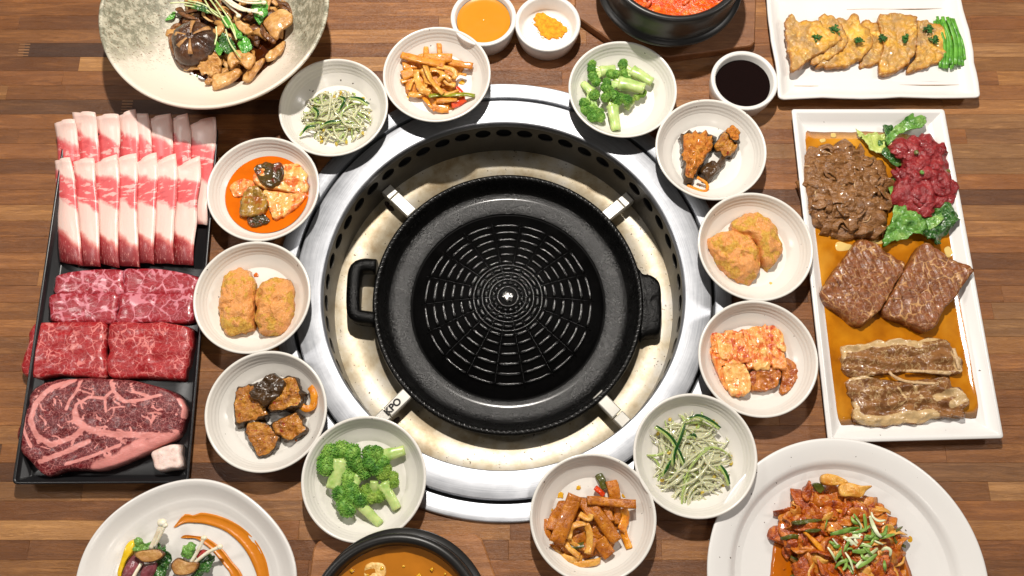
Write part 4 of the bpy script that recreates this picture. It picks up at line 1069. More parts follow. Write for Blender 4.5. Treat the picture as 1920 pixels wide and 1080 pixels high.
fish('orange fishcake strips with green and red pepper heaped below the sauce cups', SIDE['fish_top'], 700, 0, 4.5, [
    (F_, m_fc, [(245, 645), (340, 600)], 95, .007), (F_, m_fc, [(235, 690), (330, 660)], 42, .004), (F_, m_fc, [(250, 560), (360, 545)], 85, .007),
    (F_, m_fc, [(440, 325), (443, 400), (450, 490)], 48, .006), (F_, m_fc, [(550, 320), (558, 400), (570, 490)], 50, .006), (F_, m_fc, [(640, 525), (740, 545), (838, 562)], 66, .009),
    (F_, m_fc, [(420, 490), (540, 490), (665, 490)], 85, .011), (F_, m_fc, [(238, 465), (330, 490), (450, 520), (600, 550)], 76, .014), (F_, m_fc, [(500, 890), (570, 915), (635, 915)], 80, .005),
    (O_, m_on, [(360, 590), (370, 680), (410, 750), (480, 790)], 60, .011), (O_, m_on, [(440, 560), (480, 660), (540, 740), (590, 790)], 60, .014), (O_, m_on, [(540, 560), (640, 580), (690, 610), (680, 670)], 46, .016),
    (O_, m_on, [(580, 720), (680, 660), (720, 625), (782, 632)], 36, .010), (O_, m_on, [(300, 790), (390, 800), (480, 750)], 52, .007), (O_, m_on, [(300, 760), (330, 690), (380, 640)], 34, .009), (O_, m_on, [(400, 590), (440, 650), (440, 720), (400, 790)], 56, .009),
    (O_, m_on, [(480, 590), (560, 600), (620, 690), (690, 720)], 56, .013), (O_, m_on, [(440, 690), (520, 720), (560, 780)], 40, .013),
    ('carrot_strip', m_carrot, [(425, 820), (470, 880), (520, 935)], 34, .006), (F_, m_fc, [(530, 850), (620, 845), (705, 840)], 46, .010), ('red_pepper_strip', m_red, [(700, 735), (750, 785)], 42, .006), ('red_pepper_strip', m_red, [(660, 885), (720, 870), (775, 835)], 60, .005),
    ('green_pepper_strip', m_pep, [(465, 810), (560, 800), (680, 800), (780, 795), (855, 808)], 48, .011), (O_, m_on, [(600, 800), (680, 780), (720, 760)], 26, .013), (O_, m_on, [(540, 690), (600, 640), (650, 680)], 40, .018)],
    [(260, 480), (440, 440), (680, 500), (760, 560), (700, 640), (700, 740), (780, 800), (640, 900), (520, 920), (430, 840), (310, 800), (240, 690)], m_fc, 3)
fish('thick orange brown fishcake strips heaped on the dish on the lower grill edge', SIDE['fish_low'], 980, 840, 4.5, [
    (F_, m_fc2, [(200, 600), (205, 690), (220, 790)], 52, .004), (F_, m_fc2, [(205, 835), (260, 850), (310, 880)], 60, .004), (F_, m_fc2, [(330, 500), (270, 590), (240, 690)], 80, .008),
    (O_, m_on, [(260, 870), (330, 910), (400, 940), (500, 930)], 52, .005), (F_, m_on, [(360, 975), (480, 985), (600, 965), (650, 950)], 52, .005), ('dark_strip', m_dkg, [(640, 225), (665, 270), (695, 345)], 58, .004),
    (F_, m_fc2, [(745, 280), (765, 340), (780, 430)], 100, .005), ('red_pepper_strip', m_red, [(612, 330), (650, 365), (685, 400)], 48, .006), (O_, m_carrot, [(850, 510), (870, 570), (850, 650), (830, 700)], 72, .007),
    ('yellow_pepper_strip', m_carrot, [(840, 680), (870, 770), (900, 850)], 58, .005), (F_, m_fc2, [(700, 500), (730, 570), (745, 620)], 60, .009), (F_, m_fc2, [(510, 470), (560, 540), (600, 600)], 70, .012),
    (F_, m_fc2, [(560, 490), (640, 570), (720, 680), (795, 790)], 98, .012), (O_, m_on, [(530, 640), (565, 720), (560, 830), (545, 890)], 60, .012), (F_, m_fc2, [(640, 770), (690, 850), (740, 910)], 105, .008), (F_, m_fc2, [(540, 880), (590, 760), (600, 730)], 95, .009),
    (O_, m_on, [(390, 770), (400, 700), (440, 650), (540, 630)], 48, .013), ('dark_strip', m_dkg, [(380, 795), (430, 830), (530, 815)], 48, .007), (O_, m_on, [(350, 780), (400, 850), (480, 915)], 48, .009), (O_, m_on, [(380, 720), (420, 800), (500, 850), (560, 840)], 40, .008),
    (O_, m_fc2, [(760, 440), (800, 520), (790, 640)], 60, .008), (F_, m_fc2, [(545, 440), (680, 450), (820, 465), (955, 475)], 70, .016), (F_, m_fc2, [(445, 400), (400, 520), (340, 660), (285, 800)], 118, .017), (O_, m_on, [(480, 560), (560, 600), (580, 560)], 50, .016)],
    [(240, 560), (420, 420), (760, 450), (860, 560), (800, 720), (730, 900), (560, 940), (400, 960), (240, 860), (210, 700)], m_fc2, 4)

# broccoli
def broc_mats():
    n = NB('broccoli_crown'); a, _ = n.noise(n.obj, 90, 4, .6); b, _ = n.noise(n.obj, 700, 3, .7)
    c = n.ramp(n.math('ADD', n.math('MULTIPLY', a, .6), n.math('MULTIPLY', b, .4)), [(.34, C(30, 84, 20)), (.46, C(84, 144, 42)), (.60, C(152, 192, 82))])
    n.set(Base_Color=c, Roughness=.45, Normal=n.bump(b, .9, .0008)); dark = n.m
    n = NB('broccoli_pale_crown'); a, _ = n.noise(n.obj, 90, 4, .6); b, _ = n.noise(n.obj, 700, 3, .7)
    c = n.ramp(n.math('ADD', n.math('MULTIPLY', a, .6), n.math('MULTIPLY', b, .4)), [(.36, C(70, 120, 30)), (.52, C(136, 172, 60)), (.68, C(196, 206, 110))])
    n.set(Base_Color=c, Roughness=.45, Normal=n.bump(b, .9, .0008)); pale = n.m
    n = NB('broccoli_stem'); a, _ = n.noise(n.mapping(n.obj, (1, 1, 1)), 90, 4, .6)
    n.set(Base_Color=n.ramp(a, [(.3, C(142, 182, 82)), (.6, C(198, 216, 138))]), Roughness=.3, Coat_Weight=.3, Normal=n.bump(a, .3, .001))
    n.b.inputs['Subsurface Weight'].default_value = .2; n.b.inputs['Subsurface Scale'].default_value = .004
    return dark, pale, n.m
m_bd, m_bp, m_bs = broc_mats()
def floret(stem, crown, cr, sw, ox, oy, s, label, seed, pale=False, zc=.010, zs=.004, lobes=9):
    """stem: pixels of the cut end and where it enters the crown; crown: list of lobe centres; cr: lobe radius"""
    rr = random.Random(seed); px = lambda p, z: np.array(at(ox + p[0] / s, oy + p[1] / s, FZ + z))
    u = .0006 / s
    a, b = px(stem[0], zs), px(stem[1], zc * .7)
    e = empty('broccoli_floret', (b[0], b[1], FZ), label, 'broccoli', 'boiled broccoli florets')
    V, F = strip_geo([a, a * .5 + b * .5 + np.array([0, 0, .001]), b], sw * u, sw * u * .75, segs=10, sides=12, box=.85, taper=lambda t: .92 + .35 * t ** 2, amp=.0006, scale=150, seed=seed)
    geo = [(V, F)]
    for l in crown:
        q = px(l, zc * .8)
        geo.append(strip_geo([b + (a - b) * .22, b * .5 + q * .5, q], sw * u * .5, sw * u * .42, segs=6, sides=8, box=1, taper=lambda t: 1 - .3 * t))
    V, F = join(geo); link('stem', V, F, m_bs, e)
    geo = []
    c0 = np.mean([px(l, zc) for l in crown], axis=0)
    for li, l in enumerate(crown):
        q = px(l, zc + rr.uniform(-.001, .002)); r = cr * u * rr.uniform(.85, 1.1)
        geo.append(blob_geo(q, (r * .86, r * .86, r * .62), seed + li, .22, 2.0, ICO2))
        nb = int(210 + 60 * rr.random())
        for k in range(nb):
            th, ph = rr.uniform(0, 6.28), math.acos(rr.uniform(-.15, 1)); d = np.array([math.sin(ph) * math.cos(th), math.sin(ph) * math.sin(th), math.cos(ph) * .75])
            out = q - b; out[2] = 0
            if np.linalg.norm(out) > 1e-6 and d[:2] @ (out[:2] / np.linalg.norm(out)) < -.75 and d[2] < .5:
                continue
            br = r * rr.uniform(.055, .11); geo.append(blob_geo(q + d * r * rr.uniform(.86, 1.04), (br, br, br), k, .2, 2, (ICO_V, ICO_F)))
    V, F = join(geo); o = link('crown', V, F, m_bp if pale else m_bd, e)
B6 = (540, 760, 3.375)
floret(((285, 530), (335, 350)), [(245, 355), (275, 300), (340, 280), (405, 300), (420, 350), (240, 390)], 52, 95, *B6, 'broad broccoli floret with a thick pale stem at the upper side of the lower dish', 1, False, .013, .008)
floret(((385, 600), (440, 440)), [(420, 360), (445, 380), (380, 450), (480, 420), (390, 520)], 50, 60, *B6, 'dark green broccoli floret buried in the middle of the lower heap', 2, False, .009, .008)
floret(((738, 285), (610, 320)), [(515, 300), (520, 360), (560, 300), (600, 350), (560, 400)], 44, 66, *B6, 'broccoli floret with its stem pointing to the steel ring', 3, False, .012, .008)
floret(((690, 655), (600, 490)), [(575, 400), (625, 400), (665, 450), (670, 490), (600, 440)], 36, 62, *B6, 'yellowish broccoli floret with a long cut stem', 4, True, .010, .004)
floret(((585, 755), (440, 610)), [(330, 560), (350, 630), (400, 590), (455, 600), (400, 540), (380, 660)], 46, 58, *B6, 'broccoli floret with a pointed stem lying along the lower dish edge', 5, False, .011, .004)
floret(((545, 480), (545, 540)), [(520, 580), (570, 580), (600, 560), (500, 540)], 40, 55, *B6, 'small broccoli floret seen from its stem side', 6, True, .006, .011)
B8 = (1040, 0, 4.155)
floret(((470, 540), (360, 560)), [(290, 540), (300, 600), (325, 640), (290, 500)], 42, 80, *B8, 'broccoli floret at the upper corner with a dark edge', 7, False, .010, .008)
floret(((760, 640), (600, 555)), [(530, 510), (540, 570), (560, 620), (535, 490)], 40, 85, *B8, 'broccoli floret with a thick pale stem towards the soy cup', 8, False, .012, .010)
floret(((700, 690), (500, 650)), [(440, 580), (410, 640), (420, 700), (480, 580), (400, 680)], 46, 100, *B8, 'bright green broccoli floret lying across the middle of the upper dish', 9, False, .016, .014)
floret(((220, 650), (290, 720)), [(230, 800), (240, 860), (290, 850), (300, 910), (340, 880), (310, 740), (350, 910)], 46, 70, *B8, 'round broccoli floret at the lower grill side of the upper dish', 10, False, .010, .006)
floret(((480, 1015), (450, 830)), [(400, 760), (460, 745), (520, 760), (560, 780), (490, 780)], 44, 85, *B8, 'broccoli floret with a stem hanging down to the dish edge', 11, False, .014, .006)
floret(((560, 850), (600, 790)), [(640, 760), (680, 740), (600, 780), (690, 720)], 30, 50, *B8, 'small yellow green broccoli floret tucked at the open side', 12, True, .007, .006)
# ------------------------------------------------------------------ right plate: beef in marinade
S4 = (1480, 200, 3.0); S5 = (1480, 420, 2.571)
WZ = .0052
def sauce_mat():
    n = NB('soy_marinade'); f, _ = n.noise(n.obj, 22, 4, .6); g, _ = n.noise(n.obj, 70, 3)
    c = n.ramp(f, [(.3, C(150, 84, 4)), (.5, C(184, 112, 8)), (.7, C(206, 136, 22))])
    q, _ = n.noise(n.obj, 9, 3, .6, .8); c = n.mix(n.math('MULTIPLY', n.step(q, .50, .72), .6), c, C(226, 166, 60)); c = n.mix(n.math('MULTIPLY', n.step(q, .46, .30), .55), c, C(128, 64, 2))
    n.set(Base_Color=c, Roughness=.07, Coat_Weight=.5, Coat_Roughness=.04, Normal=n.bump(g, .05, .002))
    return n.m
m_marin = sauce_mat()
V, F, mi, T, O = pillow_geo(PX([(1502, 250), (1520, 246), (1560, 247), (1640, 246), (1690, 250), (1724, 262), (1762, 330), (1776, 400), (1790, 440), (1800, 520), (1817, 620), (1836, 720), (1844, 778), (1800, 785), (1740, 782), (1660, 796), (1590, 800), (1570, 797), (1562, 760), (1547, 640), (1528, 500), (1512, 350)], WZ + .001), .0014, WZ, n=14, rings=10, M=120, rad=.006, seed=3)
V[:, 2] += fbm(V * 40, 3) * .00015
tag(link('marinade', V, F, m_marin), 'orange brown soy marinade spread over the long white meat plate', 'marinade')
m_oil = liquid('oil_patch', C(226, 196, 120), .06, var=.1, bump=.03)
for k, P in enumerate(([(255, 770), (280, 755), (330, 770), (355, 775), (360, 800), (300, 815), (262, 808)], [(170, 185), (200, 178), (205, 195), (180, 202)], [(235, 150), (262, 150), (262, 172), (236, 172)], [(450, 755), (520, 750), (525, 772), (470, 770)], [(870, 800), (900, 785), (925, 830), (890, 850)])):
    tag(pillow('oil_drop', PX(P, WZ + .0016, *S4), .0004, WZ + .0013, m_oil, n=4, M=36, rings=4, seed=k), ('elongated pale oil patch between the shredded beef and the steak', 'small oil patch above the shredded beef', 'tiny oil patch near the upper sauce edge', 'pale oil patch below the lettuce', 'pale oil patch at the plate wall below the lettuce')[k], 'oil')
m_bul = food('bulgogi', [(.26, C(82, 48, 20)), (.46, C(132, 88, 46)), (.68, C(168, 120, 74))], 110, 6, .8, .24, .6, 200, .0014, coat=.8, specks=((C(196, 150, 104), 150, .66),), stretch=(1, 2, 1))
bul_pts = PX([(200, 190), (330, 180), (420, 240), (540, 300), (575, 400), (580, 560), (560, 680), (450, 730), (300, 715), (150, 640), (90, 500), (80, 380), (120, 260)], .022, *S4)
bc = np.mean(bul_pts, axis=0)
bul = empty('shredded_beef', (bc[0], bc[1], WZ), 'brown mound of marinated shredded beef at the top of the white plate', 'beef')
pillow('meat_mound', bul_pts, .019, WZ, m_bul, bul, n=2.4, M=120, rings=34, amp=.0050, scale=85, rad=.05, seed=5, oct=3)
rr = random.Random(15)
bp = crom(bul_pts, 60, True)
m_sinew = food('pale_sinew', [(.3, C(176, 130, 84)), (.6, C(222, 190, 144))], 160, coat=.5, rough=.25)
for k in range(95):
    o_ = bp[rr.randrange(60)]; q = rr.random() ** .5 * .93; x, y = bc + (o_ - bc) * q; z = WZ + .0185 * max(.02, 1 - q ** 2.4) ** (1 / 2.4) + rr.uniform(-.001, .0022)
    d = rr.uniform(0, 6.28); l = rr.uniform(.007, .014); cv = rr.uniform(-1.3, 1.3)
    P = [(x + l * t * math.cos(d + cv * t), y + l * t * math.sin(d + cv * t), z - .004 * t * t * (1 if q < .7 else 2) + rr.uniform(-.0012, .0012)) for t in (-1, -.5, 0, .5, 1)]
    thin = k % 6 == 0
    strip('sinew' if thin else 'beef_shred', P, rr.uniform(.001, .0016) if thin else rr.uniform(.007, .015), .0010 if thin else rr.uniform(.0016, .0026), m_sinew if thin else m_bul, bul, segs=10, sides=10, amp=.0012, scale=120, seed=k, twist=rr.uniform(-.8, .8), roll=rr.uniform(-.5, .5))
m_tart = food('tartare', [(.25, C(76, 16, 18)), (.42, C(132, 30, 34)), (.60, C(162, 50, 52)), (.76, C(196, 124, 112))], 75, 6, 1., .25, .7, 240, .0014, coat=.35)
m_cap = food('caper_green', [(.3, C(60, 62, 24)), (.6, C(110, 112, 50))], 120, coat=.6, rough=.25)
m_gar = food('garlic_bit', [(.3, C(222, 190, 130)), (.6, C(240, 220, 170))], 120, coat=.5)
def lettuce_mat(name, a, b, c):
    n = NB(name); f, _ = n.noise(n.obj, 60, 5, .65, .6); v = n.voro(n.obj, 260); g, _ = n.noise(n.obj, 240, 3)
    col = n.ramp(f, [(.32, a), (.5, b), (.68, c)])
    col = n.mix(n.math('MULTIPLY', n.math('SUBTRACT', 1.0, n.step(v, .0, .06)), .25), col, C(186, 212, 130))
    n.set(Base_Color=col, Roughness=.3, Coat_Weight=.4, Coat_Roughness=.15, Normal=n.bump(n.math('ADD', v, g), .6, .0015))
    return n.m
m_let = lettuce_mat('lettuce', C(44, 96, 26), C(96, 150, 58), C(150, 186, 96))
m_letd = lettuce_mat('dark_lettuce', C(14, 52, 12), C(36, 90, 26), C(84, 132, 48))
m_letp = lettuce_mat('pale_lettuce', C(140, 168, 60), C(196, 208, 110), C(228, 230, 170))
def leaf(pts, ox, oy, s, z, mat, seed, label, a=.005, name='lettuce_leaf', cat='lettuce', grp='lettuce leaves under the beef tartare', h=.0011, sc_=55, frill=.14):
    tag(pillow(name, PX(pts, z + .004, ox, oy, s), h, z, mat, n=10, M=110, rings=18, rad=frill, scale=330, seed=seed, bend=lambda x, y: a + leafbend(seed, a, sc_)(x, y) + leafbend(seed + 50, a * .45, sc_ * 3)(x, y)), label, cat, grp)
leaf([(395, 175), (440, 150), (540, 150), (545, 190), (505, 262), (455, 245), (430, 215), (365, 125)], *S4, WZ + .001, m_letp, 1, 'pale yellow lettuce rib beside the shredded beef')
leaf([(500, 200), (550, 190), (600, 250), (640, 300), (600, 345), (520, 275)], *S4, WZ + .002, m_letd, 2, 'dark lettuce leaf wedged between shredded beef and tartare', .004)
leaf([(530, 110), (575, 105), (600, 160), (560, 200), (538, 160)], *S4, WZ + .002, m_letd, 3, 'small dark lettuce tip behind the bright top leaf', .003)
leaf([(535, 178), (560, 150), (600, 105), (680, 48), (700, 62), (748, 58), (742, 122), (680, 140), (640, 152), (580, 168), (560, 215)], *S4, WZ + .006, m_let, 4, 'bright curled lettuce leaf at the top of the tartare')
leaf([(560, 432), (600, 390), (628, 422), (600, 480), (570, 512)], *S4, WZ + .005, m_let, 5, 'small bright lettuce tip touching the shredded beef', .003)
leaf([(560, 640), (590, 555), (680, 590), (770, 640), (775, 722), (700, 720), (640, 752), (580, 765), (525, 782)], *S4, WZ + .004, m_let, 6, 'broad lettuce leaf below the tartare', .006)
leaf([(750, 650), (800, 600), (860, 556), (905, 575), (950, 612), (905, 690), (870, 740), (845, 772), (800, 770), (755, 722)], *S4, WZ + .004, m_letd, 7, 'crumpled dark lettuce leaf at the plate wall', .007)
leaf([(770, 640), (830, 612), (880, 580), (890, 610), (840, 660), (780, 700)], *S4, WZ + .009, m_let, 8, 'folded lighter lettuce strip over the dark crumpled leaf', .004)
tp = PX([(570, 205), (640, 165), (735, 150), (760, 122), (805, 155), (880, 205), (905, 300), (940, 450), (940, 520), (900, 556), (770, 620), (640, 570), (582, 510), (600, 420), (640, 310), (580, 245)], .02, *S4)
tcn = np.mean(tp, axis=0)
tar = empty('beef_tartare', (tcn[0], tcn[1], WZ), 'glossy dark red mound of raw beef tartare on lettuce leaves', 'beef tartare')
pillow('meat_mound', tp, .017, WZ + .003, m_tart, tar, n=2.6, M=100, rings=24, amp=.0045, scale=110, rad=.04, seed=6)
bp2 = crom(tp, 60, True); rr = random.Random(6)
for k in range(22):
    o_ = bp2[rr.randrange(60)]; q = rr.random() ** .5 * .88; x, y = tcn + (o_ - tcn) * q; z = WZ + .003 + .016 * max(.02, 1 - q ** 2.6) ** (1 / 2.6) - .001
    blob('beef_chunk', (x, y, z), (rr.uniform(.007, .012), rr.uniform(.006, .009), rr.uniform(.003, .0045)), m_tart, tar, seed=k, amp=.4, rot=rr.uniform(0, 3))
for k, (px, py, m, r_, nm) in enumerate(((913, 345, m_cap, .0045, 'caper'), (915, 375, m_cap, .0040, 'caper'), (735, 380, m_let, .0030, 'scallion_bit'), (750, 185, m_gar, .0034, 'garlic_bit'), (590, 187, m_gar, .0030, 'garlic_bit'), (805, 580, m_gar, .0036, 'garlic_bit'), (872, 520, m_gar, .0026, 'garlic_bit'), (700, 190, m_cap, .0044, 'caper'), (745, 222, m_cap, .0034, 'caper'), (710, 530, m_cap, .0028, 'caper'), (800, 155, m_let, .0050, 'scallion_bit'), (710, 262, m_cap, .0030, 'caper'))):
    x, y, _ = at(1480 + px / 3, 200 + py / 3, .024)
    q = min(1, np.linalg.norm(np.array((x, y)) - tcn) / .028)
    blob(nm, (x, y, WZ + .0075 + .0172 * max(.03, 1 - q ** 3)), (r_, r_ * .8, r_ * .7), m, tar, seed=k, amp=.2, rot=k)
m_stk = marbled('marinated_steak', C(150, 86, 44), C(96, 50, 20), C(200, 150, 94), 80, .075, .57, .32, coat=.15, fine=.25)
def rbm():
    n = NB('marinated_short_rib'); a, ac = n.noise(n.mapping(n.obj, (1, 1.8, 1), (0, 0, .08)), 38, 4, .6, .5); b, _ = n.noise(n.vadd(n.obj, ac, .01), 85, 4, .6, .4); g, _ = n.noise(n.obj, 260, 4, .6)
    lean = n.ramp(b, [(.3, C(104, 62, 28)), (.68, C(156, 108, 62))]); fat = n.mix(g, C(218, 188, 138), C(186, 148, 98))
    m = n.math('ADD', n.attr('fat'), n.math('ADD', n.math('MULTIPLY', n.math('SUBTRACT', a, .5), 1.1), n.math('MULTIPLY', n.math('SUBTRACT', b, .5), .7)))
    vein = n.math('MULTIPLY', n.math('MULTIPLY', n.math('SUBTRACT', 1.0, n.step(n.math('ABSOLUTE', n.math('SUBTRACT', b, .5)), .0, .035), True), n.step(a, .42, .55)), .7)
    m = n.math('MAXIMUM', n.step(m, .24, .40), vein)
    n.set(Base_Color=n.mix(m, lean, fat), Roughness=.27, Coat_Weight=.45, Coat_Roughness=.12, Normal=n.bump(n.math('ADD', n.math('MULTIPLY', g, .7), b), .7, .0018))
    return n.m
m_rbm = rbm()
RSEAM = [([(240, 660), (262, 605), (330, 590), (400, 575), (520, 560), (620, 575)], 26), ([(800, 620), (818, 700)], 22), ([(560, 708), (770, 718)], 10), ([(640, 556), (720, 552)], 10), ([(310, 880), (330, 930), (420, 950), (560, 935), (690, 918)], 34), ([(710, 835), (800, 805), (855, 835), (780, 870)], 24), ([(290, 745), (400, 735)], 9), ([(520, 790), (560, 830), (540, 870)], 6), ([(600, 780), (640, 840)], 6)]
def seamf(seams, ox, oy, sc_, z):
    L = []
    for P, wd in seams:
        Q = np.array(PX(P, z, ox, oy, sc_)); L += [(Q[i], Q[i + 1], wd * .68 / sc_ * .0006) for i in range(len(Q) - 1)]
    def f(V):
        best = np.zeros(len(V))
        for a, b, wd in L:
            ab = b - a; t = np.clip(((V[:, :2] - a) @ ab) / (ab @ ab), 0, 1); d = np.linalg.norm(V[:, :2] - a - t[:, None] * ab, axis=1)
            best = np.maximum(best, np.clip(1 - d / (wd * 1.7), 0, 1))
        return best
    return f
def rib_slice(P, z, h, seed, label):
    V, F, mi, T, O = pillow_geo(P, h, z, n=9, M=120, rings=20, amp=.0026, scale=140, rad=.05, seed=seed, bend=lambda x, y: .0016 * np.sin(y * 420 + 1.5 * np.sin(x * 60 + seed)))
    tag(link('marinated_short_rib', V, F, m_rbm, attr={'fat': seamf(RSEAM, 1480, 420, 2.571, .012)(V)}), label, 'beef rib', 'marinated short rib slices')
def score(cx, cy, ang, gap, n, depth=.0030, both=False):
    def f(x, y):
        z = np.zeros(len(x)); 
        for a in ((ang, ang + 1.5) if both else (ang,)):
            d = (x - cx) * math.cos(a) + (y - cy) * math.sin(a)
            z -= depth * np.exp(-((((d / gap + 500.5) % 1) - .5) * gap / .0008) ** 2)
        return z
    return f
A_ = [(150, 340), (170, 300), (222, 220), (290, 130), (352, 62), (450, 108), (530, 165), (560, 185), (545, 240), (460, 390), (400, 452), (345, 490), (280, 452), (200, 390)]
B_ = [(455, 425), (490, 350), (525, 280), (590, 170), (655, 85), (760, 150), (888, 215), (870, 250), (830, 312), (740, 430), (705, 495), (660, 512), (560, 470)]
ax = at(1480 + 350 / 2.571, 420 + 280 / 2.571, .018); bx_ = at(1480 + 670 / 2.571, 420 + 300 / 2.571, .02)
tag(pillow('marinated_steak', PX(A_, .018, *S5), .0135, WZ + .0008, m_stk, n=9, M=120, rings=26, amp=.0014, scale=100, rad=.02, seed=31, bend=score(ax[0], ax[1], .35, .0085, 5, both=False)), 'scored brown marinated steak leaning under the other one, nearer the kimchi dishes', 'steak', 'marinated steaks')
tag(pillow('marinated_steak', PX(B_, .021, *S5), .0145, WZ + .0030, m_stk, n=9, M=120, rings=26, amp=.0014, scale=100, rad=.02, seed=37, bend=lambda x, y: score(bx_[0], bx_[1], .2, .0105, 5)(x, y) + .06 * (x - bx_[0])), 'scored marinated steak with a pale corner reaching over the plate wall', 'steak', 'marinated steaks')
U_ = [(235, 645), (262, 590), (330, 585), (400, 562), (430, 548), (470, 565), (520, 548), (620, 560), (660, 545), (720, 540), (780, 590), (800, 600), (832, 650), (832, 712), (770, 732), (600, 712), (480, 722), (300, 742), (242, 702)]
W_ = [(275, 752), (330, 735), (400, 738), (500, 752), (600, 748), (760, 738), (800, 780), (850, 790), (872, 862), (850, 932), (800, 930), (700, 940), (640, 962), (560, 962), (480, 972), (380, 976), (310, 942), (296, 862)]
rib_slice(PX(U_, .012, *S5), WZ + .0008, .0065, 33, 'pale edged marinated short rib slice, the upper of two')
rib_slice(PX(W_, .012, *S5), WZ + .0008, .0065, 35, 'pale edged marinated short rib slice, the lower of two')
for k, P in enumerate(([(480, 712), (520, 745), (600, 765), (720, 770)], [(560, 708), (660, 712), (770, 720)], [(790, 600), (805, 650), (820, 700)])):
    tag(strip('sinew_strip', [at(1480 + x / 2.571, 420 + y / 2.571, WZ + .0085) for x, y in P], .0035, .0020, m_sinew, segs=12, amp=.0006), ('dark gap sinew curving between the two short rib slices', 'straight pale sinew at the lower edge of the upper short rib', 'short pale sinew at the outer end of the upper short rib')[k], 'sinew')

# ------------------------------------------------------------------ pancakes
def pan_mat():
    n = NB('egg_battered_pancake'); a, _ = n.noise(n.obj, 42, 5, .65, .6); b, _ = n.noise(n.obj, 260, 5, .7); s, _ = n.noise(n.obj, 480, 2)
    c = n.ramp(a, [(.32, C(240, 190, 80)), (.43, C(212, 156, 62)), (.54, C(186, 142, 80)), (.72, C(158, 128, 92))])
    ed = n.attr('edge'); c = n.mix(n.step(n.math('ADD', ed, n.math('MULTIPLY', b, .25)), .95, 1.12), c, C(168, 104, 30))
    c = n.mix(n.math('MULTIPLY', n.step(b, .54, .62), .6), c, C(240, 208, 130)); c = n.mix(n.step(s, .70, .74), c, C(110, 66, 24))
    n.set(Base_Color=c, Roughness=.34, Coat_Weight=.3, Normal=n.bump(b, .8, .0013))
    return n.m
m_pan = pan_mat(); PK = (1420, 0, 4.364); PZ2 = .0072
def pancake(pts, z, seed, label, tilt=0):
    P = PX(pts, z + .003, *PK); O_ = crom(P, 90, True); c_ = O_.mean(0)
    V, F, mi, T, O = pillow_geo(P, .0042, z, n=7, rings=20, M=120, amp=.0019, scale=210, rad=.055, seed=seed, dens=.85, oct=4, bend=lambda x, y: leafbend(seed, .0012, 50)(x, y) + tilt * (x - c_[0]))
    tag(link('pancake', V, F, m_pan, attr={'edge': T}), label, 'pancake', 'overlapping fried pancakes')
pancake([(1290, 170), (1340, 160), (1400, 168), (1530, 230), (1600, 290), (1590, 400), (1540, 460), (1480, 512), (1350, 572), (1225, 598), (1222, 560), (1290, 460)], PZ2 + .0012, 6, 'fried pancake next to the cut chives, end of the row')
pancake([(850, 168), (960, 180), (1020, 230), (1110, 330), (1095, 430), (1000, 512), (900, 548), (830, 542), (880, 400)], PZ2 + .0005, 4, 'fried pancake tucked under two others in the middle of the row')
pancake([(990, 140), (1080, 94), (1200, 110), (1300, 140), (1312, 250), (1292, 450), (1200, 542), (1110, 600), (1003, 602), (1000, 500), (1030, 380), (1000, 240)], PZ2 + .0048, 5, 'large fried pancake on top, second from the chives', .05)
pancake([(640, 160), (720, 148), (800, 118), (850, 190), (962, 280), (930, 390), (842, 492), (700, 552), (560, 567), (485, 542), (600, 440), (660, 300)], PZ2 + .0040, 3, 'fried pancake with a yellow egg patch, third from the narrow table side')
pancake([(500, 182), (528, 112), (580, 118), (650, 150), (742, 310), (705, 400), (600, 480), (480, 528), (438, 500), (520, 350)], PZ2 + .0072, 2, 'fried pancake with frilled edge lying under the first one', .03)
pancake([(222, 185), (265, 115), (300, 135), (335, 175), (420, 160), (500, 180), (600, 240), (692, 300), (660, 350), (560, 420), (440, 480), (340, 560), (280, 582), (262, 480), (245, 380), (225, 280)], PZ2 + .0100, 1, 'first fried pancake with a pointed upper corner, over the soy cup side', -.02)
m_chive = food('chive_green', [(.3, C(40, 110, 22)), (.6, C(110, 180, 60))], 90, rough=.3, coat=.4, bump=.2)
m_pars = food('parsley', [(.3, C(14, 60, 14)), (.6, C(60, 120, 40))], 200, rough=.4, coat=.3)
e = empty('chive_bundle', at(1420 + 1620 / 4.364, 340 / 4.364, PZ2), 'bundle of bright green cut chives at the end of the pancakes', 'chives')
rr = random.Random(9)
for k in range(26):
    t = k / 25; x0 = 1450 + 190 * t + rr.uniform(-15, 15); x1 = 1500 + 225 * t + rr.uniform(-20, 20); z = PZ2 + .002 + .008 * math.sin(math.pi * t) * rr.random()
    V, F = strip_geo([at(1420 + x / 4.364, y / 4.364, z) for x, y in ((x0, 125 + rr.uniform(0, 55) + 20 * t), ((x0 + x1) / 2 + 30, 340), (x1, 580 - 80 * t + rr.uniform(-30, 20)))], rr.uniform(.003, .0045), .0022, segs=8, sides=7)
    link('chive', V, F, m_chive, e)
